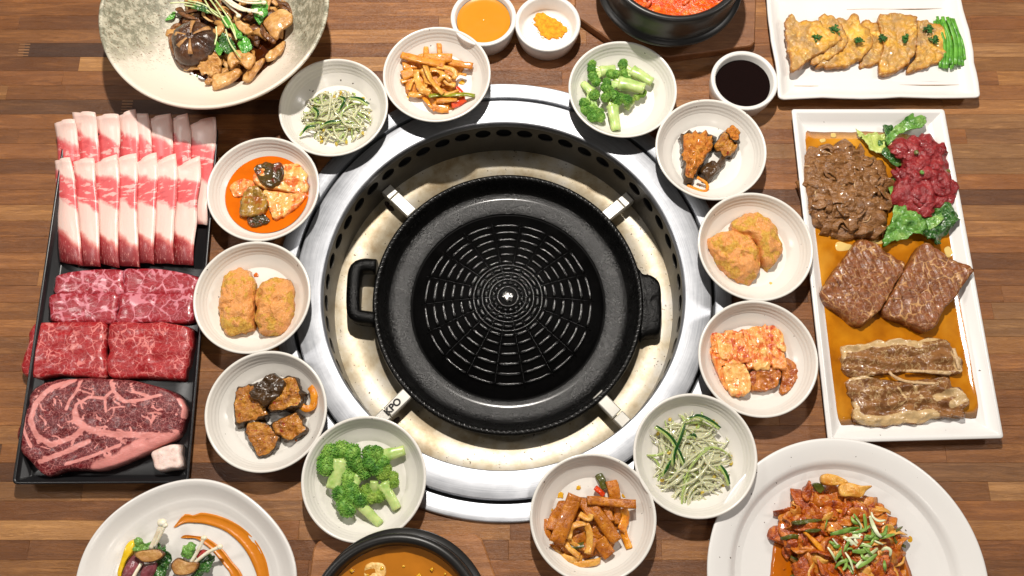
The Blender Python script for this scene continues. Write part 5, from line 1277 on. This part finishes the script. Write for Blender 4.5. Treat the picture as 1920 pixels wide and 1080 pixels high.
for k, (x, y) in enumerate(((470, 320), (630, 250), (830, 330), (1025, 300), (1210, 310), (1465, 310), (1415, 225))):
    p = at(1420 + x / 4.364, y / 4.364, PZ2 + .012)
    e = empty('parsley_sprig', (p[0], p[1], PZ2 + .008), f'chopped parsley dab on the pancakes, {ordn[k]} counted from the soy cup side', 'parsley', 'parsley dabs on the pancakes')
    g = []
    for i in range(26):
        a = rr.uniform(0, 6.28); q = rr.gauss(0, .0030); d = rr.uniform(0, 6.28); l = rr.uniform(.0014, .003); zz = PZ2 + (.0150 if k < 2 else .0118 if k in (2, 4) else .0085) + rr.uniform(-.001, .0016)
        x_, y_ = p[0] + q * math.cos(a), p[1] + q * 1.1 * math.sin(a)
        g.append(strip_geo([(x_ - l * math.cos(d), y_ - l * math.sin(d), zz), (x_, y_, zz + .0008), (x_ + l * math.cos(d + .5), y_ + l * math.sin(d + .5), zz)], .0018, .0008, segs=3, sides=5, amp=.0005, scale=400, seed=i))
    V, F = join(g); link('foliage', V, F, m_pars, e)

# ------------------------------------------------------------------ mushrooms in the speckled bowl
MB = (180, 0, 4.174); BZ = .0115
m_msauce = liquid('mushroom_sauce', C(74, 30, 6), .07, var=.5, scale=50, bump=.1)
tag(pillow('mushroom_sauce', PX([(560, -250), (560, 60), (540, 300), (600, 480), (680, 580), (850, 660), (1000, 690), (1180, 660), (1300, 600), (1450, 440), (1530, 240), (1560, 40), (1500, -250)], BZ + .006, *MB), .0060, BZ - .002, m_msauce, n=10, M=100, rings=10, rad=.02, seed=8), 'dark brown sauce pooling under the mushrooms in the speckled bowl', 'sauce')
def shroom_mat(name, a, b, c_, sc_=70):
    return food(name, [(.3, a), (.5, b), (.7, c_)], sc_, 5, .7, .26, .6, 260, .001, coat=.55)
m_oys = shroom_mat('cooked_oyster_mushroom', C(146, 92, 36), C(200, 146, 78), C(228, 188, 126)); m_oysd = shroom_mat('dark_cooked_mushroom', C(60, 32, 12), C(110, 66, 28), C(160, 108, 58))
m_shi = food('shiitake_cap', [(.3, C(44, 28, 18)), (.5, C(72, 46, 30)), (.7, C(104, 68, 42))], 60, 5, .5, .2, .45, 160, .0012, coat=.7)
m_shic = food('shiitake_cut', [(.3, C(140, 92, 46)), (.6, C(196, 146, 88))], 80, coat=.5)
m_eno = food('enoki', [(.3, C(234, 220, 186)), (.6, C(250, 242, 220))], 80, rough=.3, bump=.1, sss=.2)
m_sprg = food('radish_sprout_stem', [(.3, C(176, 200, 110)), (.6, C(226, 232, 180))], 80, rough=.3, bump=.1)
m_spl = lettuce_mat('sprout_leaf', C(28, 96, 20), C(64, 146, 40), C(120, 186, 70))
rr = random.Random(21); heap_c = np.array(at(180 + 1060 / 4.174, 200 / 4.174, BZ + .02)[:2])
hp = empty('mushroom_stir_fry', (heap_c[0], heap_c[1], BZ), 'heap of glossy brown sauteed mushroom slices in the speckled bowl', 'mushroom dish')
out = crom(PX([(640, -230), (600, 200), (660, 520), (850, 660), (1010, 670), (1200, 610), (1350, 450), (1480, 200), (1520, 20), (1440, -230)], BZ + .012, *MB), 60, True); oc_ = out.mean(0)
for k in range(120):
    o_ = out[rr.randrange(60)]; q = rr.random() ** .5 * .93; x, y = oc_ + (o_ - oc_) * q
    z = BZ + .003 + .020 * (1 - q ** 2) * rr.random() ; d = rr.uniform(0, 6.28); l = rr.uniform(.009, .019); cv = rr.uniform(-.9, .9); fat_ = rr.random()
    P = [(x + l * t * math.cos(d + cv * t), y + l * t * math.sin(d + cv * t), z + .0025 * (1 - t * t)) for t in (-1, -.5, 0, .5, 1)]
    strip('mushroom_slice', P, .004 + .008 * fat_, .003 + .0015 * fat_, m_oys if rr.random() < .62 else m_oysd, hp, segs=10, sides=9, box=.75, amp=.0010, scale=140, seed=k, roll=rr.uniform(-.6, .6), taper=lambda t: .55 + .6 * t)
def mush(pts, z, h, mat, seed, label, **kw):
    k = dict(n=7, M=60, rings=12, amp=.0012, scale=170, rad=.05); k.update(kw)
    tag(pillow('king_oyster_slice', PX(pts, z, *MB), h * .7, z, mat, seed=seed, **k), label, 'mushroom', 'large mushroom slices in the speckled bowl')
mush([(1310, 190), (1380, 110), (1480, 80), (1540, 130), (1530, 190), (1450, 250), (1420, 315), (1370, 290)], BZ + .020, .006, m_oys, 2, 'fan shaped pale brown mushroom slice at the far side of the heap')
mush([(1300, 200), (1340, 260), (1410, 320), (1390, 345), (1330, 310), (1290, 250)], BZ + .018, .005, m_oysd, 3, 'dark rim of a mushroom slice below the fan shaped one')
mush([(910, 640), (940, 600), (1060, 570), (1130, 540), (1145, 575), (1080, 640), (960, 695), (920, 690)], BZ + .012, .008, m_oys, 4, 'plump tan mushroom stub at the lower edge of the heap')
mush([(850, 655), (950, 570), (1020, 535), (1050, 560), (960, 610), (880, 670)], BZ + .009, .006, m_oys, 5, 'slim tan mushroom strip beside the plump stub')
mush([(1150, 620), (1200, 550), (1280, 480), (1325, 455), (1300, 520), (1240, 600), (1190, 645)], BZ + .011, .006, m_oys, 6, 'long tan mushroom strip along the sauce edge')
mush([(1030, 480), (1060, 420), (1160, 400), (1240, 440), (1240, 500), (1190, 540), (1120, 500), (1060, 540)], BZ + .018, .006, m_oys, 7, 'curved mushroom slice beneath the green leaves')
mush([(1330, 440), (1440, 350), (1480, 330), (1475, 390), (1400, 460), (1340, 480)], BZ + .010, .005, m_oys, 8, 'orange brown mushroom slice near the right sauce edge')
mush([(1090, 190), (1150, 200), (1230, 240), (1220, 270), (1150, 265)], BZ + .026, .005, m_oys, 9, 'pale bent mushroom slice under the enoki', rad=.02)
mush([(805, 510), (850, 450), (930, 425), (980, 470), (990, 560), (900, 600), (820, 570)], BZ + .014, .008, m_oys, 10, 'ribbed cream mushroom cluster below the shiitake cap', amp=.003, scale=260)
mush([(570, 300), (620, 280), (640, 420), (690, 500), (760, 520), (700, 545), (620, 470)], BZ + .009, .006, m_oysd, 11, 'mushroom stem showing under the shiitake cap')
# shiitake cap with a star cut
scx, scy, _ = at(180 + 745 / 4.174, 290 / 4.174, BZ + .030)
shi = empty('shiitake_mushroom', (scx, scy, BZ + .008), 'whole dark brown shiitake cap with a pale star cut', 'mushroom')
RS = .0290
V, F = lathe_geo([(.001, .002), (RS * .55, .001), (RS * .86, .0005), (RS * .97, .004), (RS, .009), (RS * .95, .014), (RS * .8, .0195), (RS * .58, .0235), (RS * .3, .0255), (.0008, .026)], 72, scx, scy, BZ + .008, lambda th, r: .05 * np.sin(th * 3 + 1) + .03 * np.sin(th * 5))
for a0 in (.45, 1.55, 2.75):                                               # grooves of the star cut
    d = np.abs(-(V[:, 0] - scx) * math.sin(a0) + (V[:, 1] - scy) * math.cos(a0)); V[:, 2] -= .0022 * np.exp(-(d / .0022) ** 2) * (V[:, 2] > BZ + .02)
V += np.stack([fbm(V * 70 + 5 * j, j, 2) for j in range(3)], 1) * .0012
link('cap', V, F, m_shi, shi)
for a0, l0, l1 in ((.62, .004, .024), (1.62, .004, .024), (2.9, .006, .020), (3.85, .005, .019), (4.75, .004, .022)):
    capz = lambda q: BZ + .008 + .0252 - .0095 * (q / RS) ** 2.6
    strip('star_cut', [(scx + q * math.cos(a0), scy + q * math.sin(a0), capz(q)) for q in np.linspace(l0, l1, 5)], .0056, .0020, m_shic, shi, segs=8, sides=8, taper=lambda t: .35 + .75 * t, amp=.0004)
# greens and enoki
for k, (pts, z, lb) in enumerate((([(910, 345), (935, 310), (985, 380), (970, 430), (930, 395)], .030, 'small round leaf under the shiitake side'), ([(1000, 260), (1060, 300), (1090, 400), (1040, 425), (985, 380), (950, 300)], .031, 'dark leaf in the middle of the sprig'), ([(1110, 300), (1160, 280), (1215, 340), (1200, 395), (1150, 410), (1115, 370)], .030, 'broad leaf towards the mushroom fan'), ([(1060, 190), (1100, 200), (1150, 280), (1120, 310), (1070, 260)], .033, 'upright leaf in the sprig centre'),
                                  ([(1100, 425), (1160, 430), (1190, 455), (1150, 470), (1110, 455)], .028, 'small leaf at the stem end'), ([(665, 560), (700, 545), (800, 580), (805, 605), (760, 640), (672, 655)], .010, 'single leaf on the bowl below the shiitake'), ([(1215, 30), (1290, -10), (1340, 10), (1345, 100), (1300, 160), (1270, 185), (1235, 120)], .030, 'pointed leaf beside the enoki heads'), ([(740, 60), (790, 5), (850, 20), (880, 90), (800, 85)], .034, 'leaf behind the shiitake cap'), ([(540, 160), (580, 110), (620, 90), (600, 140)], .020, 'thin leaf at the sauce edge by the shiitake'), ([(980, 140), (1030, 120), (1060, 170), (1040, 220), (1000, 190)], .034, 'leaf where the pale stems cross'))):
    leaf(pts, *MB, z, m_spl if k % 3 != 1 else m_letd, 40 + k, lb + ' of the mushroom bowl garnish', .003, 'garnish_leaf', 'garnish', 'green garnish leaves on the mushrooms', .0009, 80)
stems = [[(880, -20), (940, 60), (1000, 160), (1040, 220)], [(920, -20), (980, 60), (1060, 180), (1100, 300)], [(580, 25), (680, 20), (800, 40), (900, 100)], [(690, 40), (790, 60), (880, 90), (980, 140)], [(940, 210), (945, 280), (930, 350)], [(1015, 230), (1040, 320), (1090, 400), (1130, 450)], [(840, -20), (900, 80), (960, 130)], [(1050, 200), (1080, 260), (1100, 310)], [(720, 5), (830, 30), (930, 90), (1010, 140)]]
e = empty('sprout_garnish', at(180 + 950 / 4.174, 120 / 4.174, .040), 'tangle of thin pale green sprout stems over the mushrooms', 'garnish')
for k, P in enumerate(stems):
    strip('sprout_stem', [at(180 + x / 4.174, y / 4.174, .0385 + .002 * math.sin(k + i)) for i, (x, y) in enumerate(P)], .0020, .0018, m_sprg, e, segs=12, sides=6, box=1)
e = empty('enoki_mushroom', at(180 + 1150 / 4.174, 40 / 4.174, .040), 'white enoki mushroom strands with tiny caps on the mushroom heap', 'mushroom')
for k, P in enumerate(([(960, -30), (1040, 50), (1100, 100), (1115, 125)], [(1000, -30), (1090, 30), (1170, 70), (1250, 82)], [(1010, -20), (1100, 50), (1200, 85), (1290, 105)], [(1060, -20), (1150, 15), (1240, 25), (1315, 20)], [(1040, -30), (1140, -5), (1250, 5), (1300, -10)], [(980, -30), (1060, 40), (1140, 80), (1200, 85)])):
    strip('strand', [at(180 + x / 4.174, y / 4.174, .0385 + .001 * k) for x, y in P], .0026, .0024, m_eno, e, segs=12, sides=7, box=1)
    p = at(180 + P[-1][0] / 4.174, P[-1][1] / 4.174, .0390 + .001 * k); blob('cap', p, (.0030, .0028, .0020), m_eno, e, seed=k, amp=.08)

# ------------------------------------------------------------------ kimchi pork stir-fry on the round plate
SF = (1420, 880, 5.4); SZ = .0056
m_sfs = liquid('stir_fry_sauce', C(206, 108, 8), .07, var=.4, scale=60, bump=.06)
tag(pillow('stir_fry_sauce', PX([(140, 740), (215, 690), (420, 500), (900, 300), (1350, 520), (1480, 800), (1500, 1250), (120, 1300), (112, 1080), (128, 900)], SZ + .001, *SF), .0014, SZ, m_sfs, n=10, M=80, rings=8, rad=.02, seed=4), 'orange oily sauce spreading from under the kimchi stir-fry', 'sauce')
m_sf = food('kimchi_stir_fry', [(.25, C(84, 24, 3)), (.42, C(150, 58, 6)), (.58, C(196, 96, 12)), (.75, C(222, 142, 48))], 85, 6, .9, .22, .6, 260, .0014, coat=.7, specks=((C(110, 22, 4), 300, .64),))
m_sf2 = food('kimchi_stir_fry_pale', [(.3, C(150, 66, 8)), (.5, C(200, 114, 28)), (.72, C(228, 166, 84))], 80, 6, .8, .22, .5, 260, .0012, coat=.7, specks=((C(140, 40, 6), 280, .66),))
sp_ = PX([(205, 680), (320, 430), (450, 285), (640, 200), (900, 270), (1200, 325), (1340, 460), (1480, 660), (1525, 900), (1480, 1090), (1500, 1350), (520, 1350), (440, 1050), (400, 880), (290, 760)], SZ + .02, *SF)
scn = np.mean(sp_, axis=0)
sf = empty('kimchi_pork_stir_fry', (scn[0], scn[1], SZ), 'glossy red brown heap of kimchi and pork stir-fry on the round plate', 'stir-fry')
pillow('heap_core', sp_, .022, SZ, m_sf, sf, n=2.3, M=110, rings=26, amp=.006, scale=100, rad=.05, seed=9)
bp3 = crom(sp_, 70, True); rr = random.Random(33)
for k in range(190):
    o_ = bp3[rr.randrange(70)]; q = rr.random() ** .5 * .96; x, y = scn + (o_ - scn) * q; z = SZ + .0225 * max(.03, 1 - q ** 2.3) ** (1 / 2.3) + rr.uniform(-.001, .003)
    d = rr.uniform(0, 6.28); l = rr.uniform(.006, .017); cv = rr.uniform(-1.1, 1.1)
    P = [(x + l * t * math.cos(d + cv * t), y + l * t * math.sin(d + cv * t), max(SZ + .001, z - .003 * t * t * (1 + q) + rr.uniform(-.0015, .0015))) for t in (-1, -.5, 0, .5, 1)]
    kind = rr.random()
    nm, m, wd = ('kimchi_strip', m_sf, rr.uniform(.007, .017)) if kind < .42 else ('pork_strip', m_sf2, rr.uniform(.007, .015)) if kind < .74 else ('onion_strip', m_on, rr.uniform(.004, .009)) if kind < .88 else ('scallion_strip', m_dkg, rr.uniform(.003, .005)) if kind < .93 else ('carrot_strip', m_carrot, .0035)
    strip(nm, P, wd, min(.0020, wd * .45), m, sf, segs=10, sides=10, amp=.0015, scale=110, seed=k, twist=rr.uniform(-1.1, 1.1), roll=rr.uniform(-.6, .6), taper=lambda t: .55 + .6 * math.sin(math.pi * (.15 + .75 * t)))
def piece(nm, pts, z, h, mat, seed, label, cat, grp=None, a=.003):
    tag(pillow(nm, PX(pts, z + h, *SF), h, z, mat, n=6, M=56, rings=10, amp=.0008, scale=150, rad=.03, seed=seed, bend=leafbend(seed, a, 60)), label, cat, grp)
piece('onion_slice', [(642, 80), (680, 48), (740, 42), (860, 80), (930, 130), (860, 155), (760, 170), (670, 150)], SZ + .016, .005, m_on, 1, 'orange onion slice at the top tip of the stir-fry', 'onion')
piece('onion_slice', [(830, 170), (930, 130), (1060, 160), (1168, 165), (1120, 215), (1070, 285), (940, 280), (850, 270)], SZ + .019, .0055, m_on, 2, 'wide onion piece with a sharp pointed end', 'onion')
piece('scallion_piece', [(565, 148), (650, 135), (690, 190), (660, 245), (610, 220)], SZ + .014, .004, m_dkg, 3, 'dark green scallion piece between onion and red leaf tip', 'scallion')
piece('kimchi_leaf', [(500, 170), (535, 108), (555, 150), (560, 260), (520, 340), (460, 270)], SZ + .016, .005, m_sf, 4, 'pointed red kimchi leaf tip at the upper edge', 'kimchi')
piece('scallion_piece', [(345, 530), (450, 510), (600, 500), (665, 515), (560, 545), (380, 565)], SZ + .022, .004, m_dkg, 5, 'long dark green scallion strip lying across the heap', 'scallion', a=.001)
piece('scallion_piece', [(500, 610), (600, 600), (660, 610), (600, 640), (500, 640)], SZ + .022, .004, m_dkg, 6, 'short dark green scallion strip below the long one', 'scallion', a=.001)
piece('carrot_piece', [(470, 640), (520, 645), (690, 800), (710, 850), (640, 830), (540, 720)], SZ + .022, .004, m_carrot, 7, 'orange carrot batten in the stir-fry', 'carrot', a=.001)
m_sc1 = food('scallion_green', [(.3, C(74, 120, 34)), (.6, C(150, 184, 84))], 60, rough=.3, coat=.4, bump=.2); m_sc2 = food('scallion_white', [(.3, C(204, 220, 150)), (.6, C(236, 240, 206))], 60, rough=.3, coat=.4, bump=.2)
e = empty('scallion_garnish', at(1420 + 1000 / 5.4, 880 + 720 / 5.4, SZ + .028), 'shredded green and white scallion garnish on the kimchi stir-fry', 'scallion')
for k, (P, wd, m) in enumerate((([(740, 660), (860, 630), (1000, 600), (1060, 610)], 62, m_sc1), ([(975, 450), (1020, 520), (1060, 600)], 36, m_sc1), ([(1080, 450), (1095, 540), (1100, 630)], 50, m_sc1), ([(1140, 470), (1170, 560), (1210, 640), (1255, 690)], 52, m_sc2), ([(980, 720), (1100, 690), (1230, 700)], 70, m_sc1), ([(1230, 700), (1300, 680), (1390, 655)], 44, m_sc1), ([(870, 680), (930, 720), (1000, 790), (1040, 840)], 60, m_sc2),
                                ([(790, 920), (830, 860), (900, 780), (930, 730)], 50, m_sc1), ([(760, 700), (820, 770), (880, 800)], 24, m_sc2), ([(1000, 990), (1100, 900), (1220, 800)], 66, m_sc2), ([(1010, 1000), (1120, 930), (1210, 860)], 50, m_sc1), ([(890, 840), (940, 920), (975, 1030)], 34, m_sc2), ([(1020, 740), (1100, 770), (1160, 790)], 40, m_sc2), ([(960, 830), (1060, 830), (1160, 800)], 60, m_sc1), ([(1000, 500), (1050, 570), (1040, 640)], 18, m_sc2), ([(900, 700), (980, 690), (1060, 700)], 26, m_sc2), ([(880, 950), (940, 1000), (970, 1060)], 40, m_sc1))):
    strip('scallion_shred', [at(1420 + x / 5.4, 880 + y / 5.4, SZ + .0262 + .0012 * (k % 4) + .0015 * math.sin(i * 2 + k)) for i, (x, y) in enumerate(P)], wd / 5.4 * .00042, .0010, m, e, segs=12, sides=8, box=.7, twist=.6 * ((k % 3) - 1), taper=lambda t: .35 + .7 * math.sin(math.pi * (.1 + .8 * t)))

rr = random.Random(77)
for k in range(22):
    x, y, d, l = rr.gauss(1010, 130), rr.gauss(760, 110), rr.gauss(.5, .8), rr.uniform(50, 130); cv = rr.uniform(-.9, .9)
    strip('scallion_shred', [at(1420 + (x + l * t * math.cos(d + cv * t)) / 5.4, 880 + (y + l * t * math.sin(d + cv * t)) / 5.4, SZ + .0255 + .003 * (1 - t * t)) for t in (-1, -.4, .3, 1)], rr.uniform(.0018, .0036), .0008, m_sc1 if rr.random() < .6 else m_sc2, e, segs=8, sides=6, box=.7, twist=rr.uniform(-1, 1), taper=lambda t: .4 + .7 * math.sin(math.pi * (.1 + .8 * t)))
# ------------------------------------------------------------------ drips, crumbs and smears left on the dishes
m_drip = liquid('oil_drip', C(226, 170, 40), .12, var=.2); m_dripr = liquid('red_drip', C(214, 110, 40), .12, var=.3); m_crumb = food('crumb', [(.3, C(206, 140, 40)), (.6, C(236, 190, 90))], 300, coat=0)
def spot(px, py, r_, z, mat, label, seed, name='sauce_spot', cat='sauce spot', h=.0005):
    rr = random.Random(seed); x, y, _ = at(px, py, z)
    P = [(x + r_ * rr.uniform(.6, 1.25) * math.cos(t), y + r_ * rr.uniform(.6, 1.25) * math.sin(t)) for t in np.linspace(0, 6.28, 9)[:-1]]
    tag(pillow(name, P, h, z, mat, n=2.5, M=20, rings=4, seed=seed), label, cat)
f0 = FZ + .0001
spot(1051, 929, .0042, f0, m_drip, 'yellow oil smear above the fishcake on the lower grill edge', 1)
spot(1031, 955, .0030, f0, m_drip, 'smaller yellow oil drop nearest the rim of the lower fishcake dish', 2)
spot(1085, 914, .0030, f0, m_drip, 'faint yellow drop under the dark pepper tip', 3)
spot(1172, 930, .0032, f0, m_drip, 'yellow drop beyond the long fishcake strip', 4)
spot(866, 155, .0036, f0, m_drip, 'pale oil mark beside the upper fishcake heap', 5)
spot(763, 183, .0026, f0, m_drip, 'tiny oil drop at the sprout side of the upper fishcake', 6)
spot(1445, 532, .0026, f0, m_crumb, 'yellow batter crumb below the rounded croquettes', 7, 'batter_crumb', 'crumb', .0014)
spot(1340, 495, .0030, f0, m_dripr, 'pink sauce drip beside the sauced croquette', 8)
spot(551, 555, .0026, f0, m_dripr, 'pink sauce drip beside the oblong croquette near the grill', 9)
spot(480, 516, .0030, f0, m_dripr, 'pink sauce drip between the oblong croquettes', 10)
for k, (px, py) in enumerate(((555, 826), (584, 812), (470, 848), (1284, 302), (1312, 348), (1352, 720), (1470, 742), (1490, 702))):
    spot(px, py, .0011, f0, m_dripr, ('speck of seasoning at the outer right of the braised aubergine', 'speck of seasoning near the orange strip', 'speck of seasoning under the lowest aubergine piece', 'speck of spice beside the tall aubergine piece', 'speck of spice above the curled orange strip', 'red speck beside the pale kimchi block', 'red speck below the brown kimchi layer', 'red speck beside the curved kimchi leaf')[k], 20 + k)
for k, (px, py, r_) in enumerate(((1490, 1012, .0030), (1478, 1040, .0022), (1502, 1030, .0018), (1484, 1058, .0026), (1470, 1066, .0016), (1508, 1052, .0014))):
    spot(px, py, r_, SZ + .0013, m_sfs, f'{("largest", "middle", "small", "lower", "lowest", "tiny")[k]} oil bubble in the stir-fry sauce pool', 40 + k, 'oil_bubble', 'oil bubble', .0016)
for k, (px, py, r_) in enumerate(((1452, 1000, .003), (1520, 905, .0026), (1690, 965, .003), (1706, 1010, .004), (1545, 876, .0016))):
    spot(px, py, r_, SZ + .0003, m_drip, ('sauce stain at the near side of the stir-fry', 'sauce stain above the red leaf tip', 'sauce stain at the outer upper side of the stir-fry', 'sauce stain at the outer side of the stir-fry', 'tiny sauce stain at the well edge of the big plate')[k], 60 + k)
for k, (px, py, r_) in enumerate(((717, 1066, .0022), (757, 1062, .0018), (810, 1068, .0020), (786, 1080, .003), (690, 1078, .0016), (835, 1076, .0014), (660, 1070, .002))):
    spot(px, py, r_, PZ + .0602, m_drip, f'{("first", "second", "third", "fourth", "fifth", "sixth", "seventh")[k]} shiny oil bubble on the orange stew, counted from the broccoli dish', 80 + k, 'oil_bubble', 'oil bubble', .0018)

# ------------------------------------------------------------------ rolls and swoosh on the wavy plate
RP = (100, 880, 4.0); RZ = .0058
m_sw = liquid('orange_puree', C(222, 132, 20), .3, var=.3, scale=70, bump=.3)
def swoosh(pts_out, pts_in, z, label):
    a = crom(np.array(PX(pts_out, z, *RP)), 40, False); b = crom(np.array(PX(pts_in, z, *RP)), 40, False); V = []; F = []; NW = 9
    for i in range(40):
        for j in range(NW):
            t = j / (NW - 1); p = a[i] * (1 - t) + b[i] * t; e_ = min(1, i / 3, (39 - i) / 3)
            V.append((p[0], p[1], z + e_ * (.0030 * (abs(2 * t - 1)) ** 3 * (1 if 0 < j < NW - 1 else 0) + .0004 * (0 < j < NW - 1)) + .0002 * vn(np.array([p[0] * 200, p[1] * 200, 1.]), 3)))
    for i in range(39):
        for j in range(NW - 1):
            q = i * NW + j; F.append((q, q + NW, q + NW + 1, q + 1))
    tag(link('sauce_swoosh', V, F, m_sw), label, 'sauce', 'orange puree swooshes on the wavy plate')
swoosh([(900, 435), (985, 335), (1050, 345), (1130, 322), (1320, 370), (1480, 470), (1590, 620), (1635, 820), (1620, 1000)], [(915, 436), (980, 405), (1060, 402), (1160, 415), (1300, 470), (1420, 580), (1490, 700), (1530, 830), (1510, 1000)], RZ + .0022, 'wide outer arc of orange puree on the wavy plate')
swoosh([(955, 512), (985, 492), (1060, 498), (1150, 515), (1260, 590), (1340, 690), (1420, 800), (1440, 1000)], [(965, 516), (1000, 518), (1070, 520), (1130, 560), (1200, 620), (1270, 710), (1330, 800), (1350, 1000)], RZ + .0012, 'narrow inner arc of orange puree on the wavy plate')
m_yel = food('pickled_radish', [(.3, C(226, 176, 8)), (.6, C(244, 206, 40))], 50, rough=.25, coat=.6, bump=.15)
m_ham = food('purple_ham', [(.3, C(96, 40, 46)), (.6, C(146, 76, 82))], 50, rough=.3, coat=.5, bump=.2)
m_toast = food('seared_mushroom', [(.3, C(140, 86, 36)), (.5, C(186, 134, 70)), (.7, C(210, 166, 102))], 90, rough=.35, coat=.3)
def rl(nm, pts, z, h, mat, seed, label, cat, a=.002, **kw):
    k = dict(n=5, M=60, rings=10, amp=.0008, scale=130, rad=.03); k.update(kw)
    tag(pillow(nm, PX(pts, z + h, *RP), h, z, mat, seed=seed, bend=leafbend(seed, a, 60), **k), label, cat)
LET = 'lettuce leaves in the small rolls'
rl('rice_paper', [(440, 760), (480, 700), (520, 800), (560, 1000), (420, 1000)], RZ, .010, m_plate2, 1, 'pale rice wrap edge beside the pickled radish', 'wrap')
leaf([(600, 560), (650, 515), (700, 550), (745, 530), (740, 600), (700, 620), (600, 615)], *RP, RZ + .010, m_let, 60, 'frilly lettuce behind the first mushroom slice of the rolls', .003, grp=LET, frill=.34, sc_=110)
leaf([(770, 550), (830, 580), (880, 660), (860, 720), (840, 800), (740, 790), (760, 700), (820, 640)], *RP, RZ + .009, m_letd, 61, 'dark frilly lettuce beside the purple ham roll', .004, grp=LET, frill=.34, sc_=110)
leaf([(950, 600), (1010, 555), (1070, 570), (1060, 640), (1000, 670), (950, 650)], *RP, RZ + .010, m_let, 62, 'frilly lettuce behind the second mushroom slice of the rolls', .003, grp=LET, frill=.34, sc_=110)
leaf([(1110, 660), (1180, 630), (1215, 700), (1170, 760), (1090, 800), (1040, 800), (1080, 720)], *RP, RZ + .008, m_letd, 63, 'dark frilly lettuce between the second roll and the swoosh', .004, grp=LET, frill=.34, sc_=110)
rl('pickled_radish', [(468, 800), (500, 680), (545, 560), (570, 530), (605, 545), (590, 620), (540, 700), (505, 800), (490, 900)], RZ + .006, .008, m_yel, 2, 'bright yellow pickled radish strip in the first roll', 'pickle')
rl('ham_slice', [(505, 790), (540, 700), (600, 635), (650, 690), (630, 760), (560, 830), (500, 900)], RZ + .006, .010, m_ham, 3, 'purple ham fold next to the yellow radish', 'ham')
rl('ham_slice', [(650, 760), (700, 710), (770, 700), (760, 760), (720, 820), (640, 820)], RZ + .007, .010, m_ham, 4, 'purple ham fold under the first mushroom slice', 'ham')
rl('ham_slice', [(1070, 640), (1110, 600), (1150, 620), (1120, 660), (1080, 690)], RZ + .009, .006, food('red_beet', [(.3, C(120, 14, 14)), (.6, C(176, 34, 30))], 60, coat=.6), 5, 'small dark red slice by the enoki in the second roll', 'vegetable')
rl('mushroom_slice', [(600, 640), (640, 610), (720, 598), (790, 600), (825, 635), (780, 685), (700, 702), (650, 690)], RZ + .019, .0045, m_toast, 6, 'half moon seared mushroom slice on the first roll', 'mushroom', .0015, skin=m_oysd)
rl('mushroom_slice', [(872, 720), (900, 680), (935, 665), (1000, 690), (1090, 700), (1060, 765), (990, 800), (900, 790)], RZ + .017, .0045, m_toast, 7, 'half moon seared mushroom slice on the second roll', 'mushroom', .0015, skin=m_oysd)
for k, (P, lb) in enumerate((([(660, 705), (610, 790), (575, 860)], 'lower enoki stem under the first mushroom slice'), ([(730, 596), (775, 500), (815, 400)], 'tall enoki with two caps standing at the first roll'), ([(755, 580), (800, 500), (838, 420)], 'second enoki stem beside the tall one'), ([(1030, 700), (1090, 600), (1130, 515)], 'upright enoki at the second roll'), ([(1060, 700), (1150, 630), (1250, 580)], 'slanting enoki pointing over the swoosh'))):
    e = empty('enoki_mushroom', at(100 + P[0][0] / 4, 880 + P[0][1] / 4, RZ + .015), lb, 'mushroom', 'enoki stems in the small rolls')
    Q = [at(100 + x / 4, 880 + y / 4, RZ + .016 + .003 * i) for i, (x, y) in enumerate(P)]
    strip('strand', Q, .0052 if k == 1 else .0036, .0036, m_eno, e, segs=10, sides=8, box=1)
    if k:
        blob('cap', Q[-1], (.0048, .0042, .0030) if k == 1 else (.0030, .0026, .0022), m_eno, e, seed=k, amp=.1)
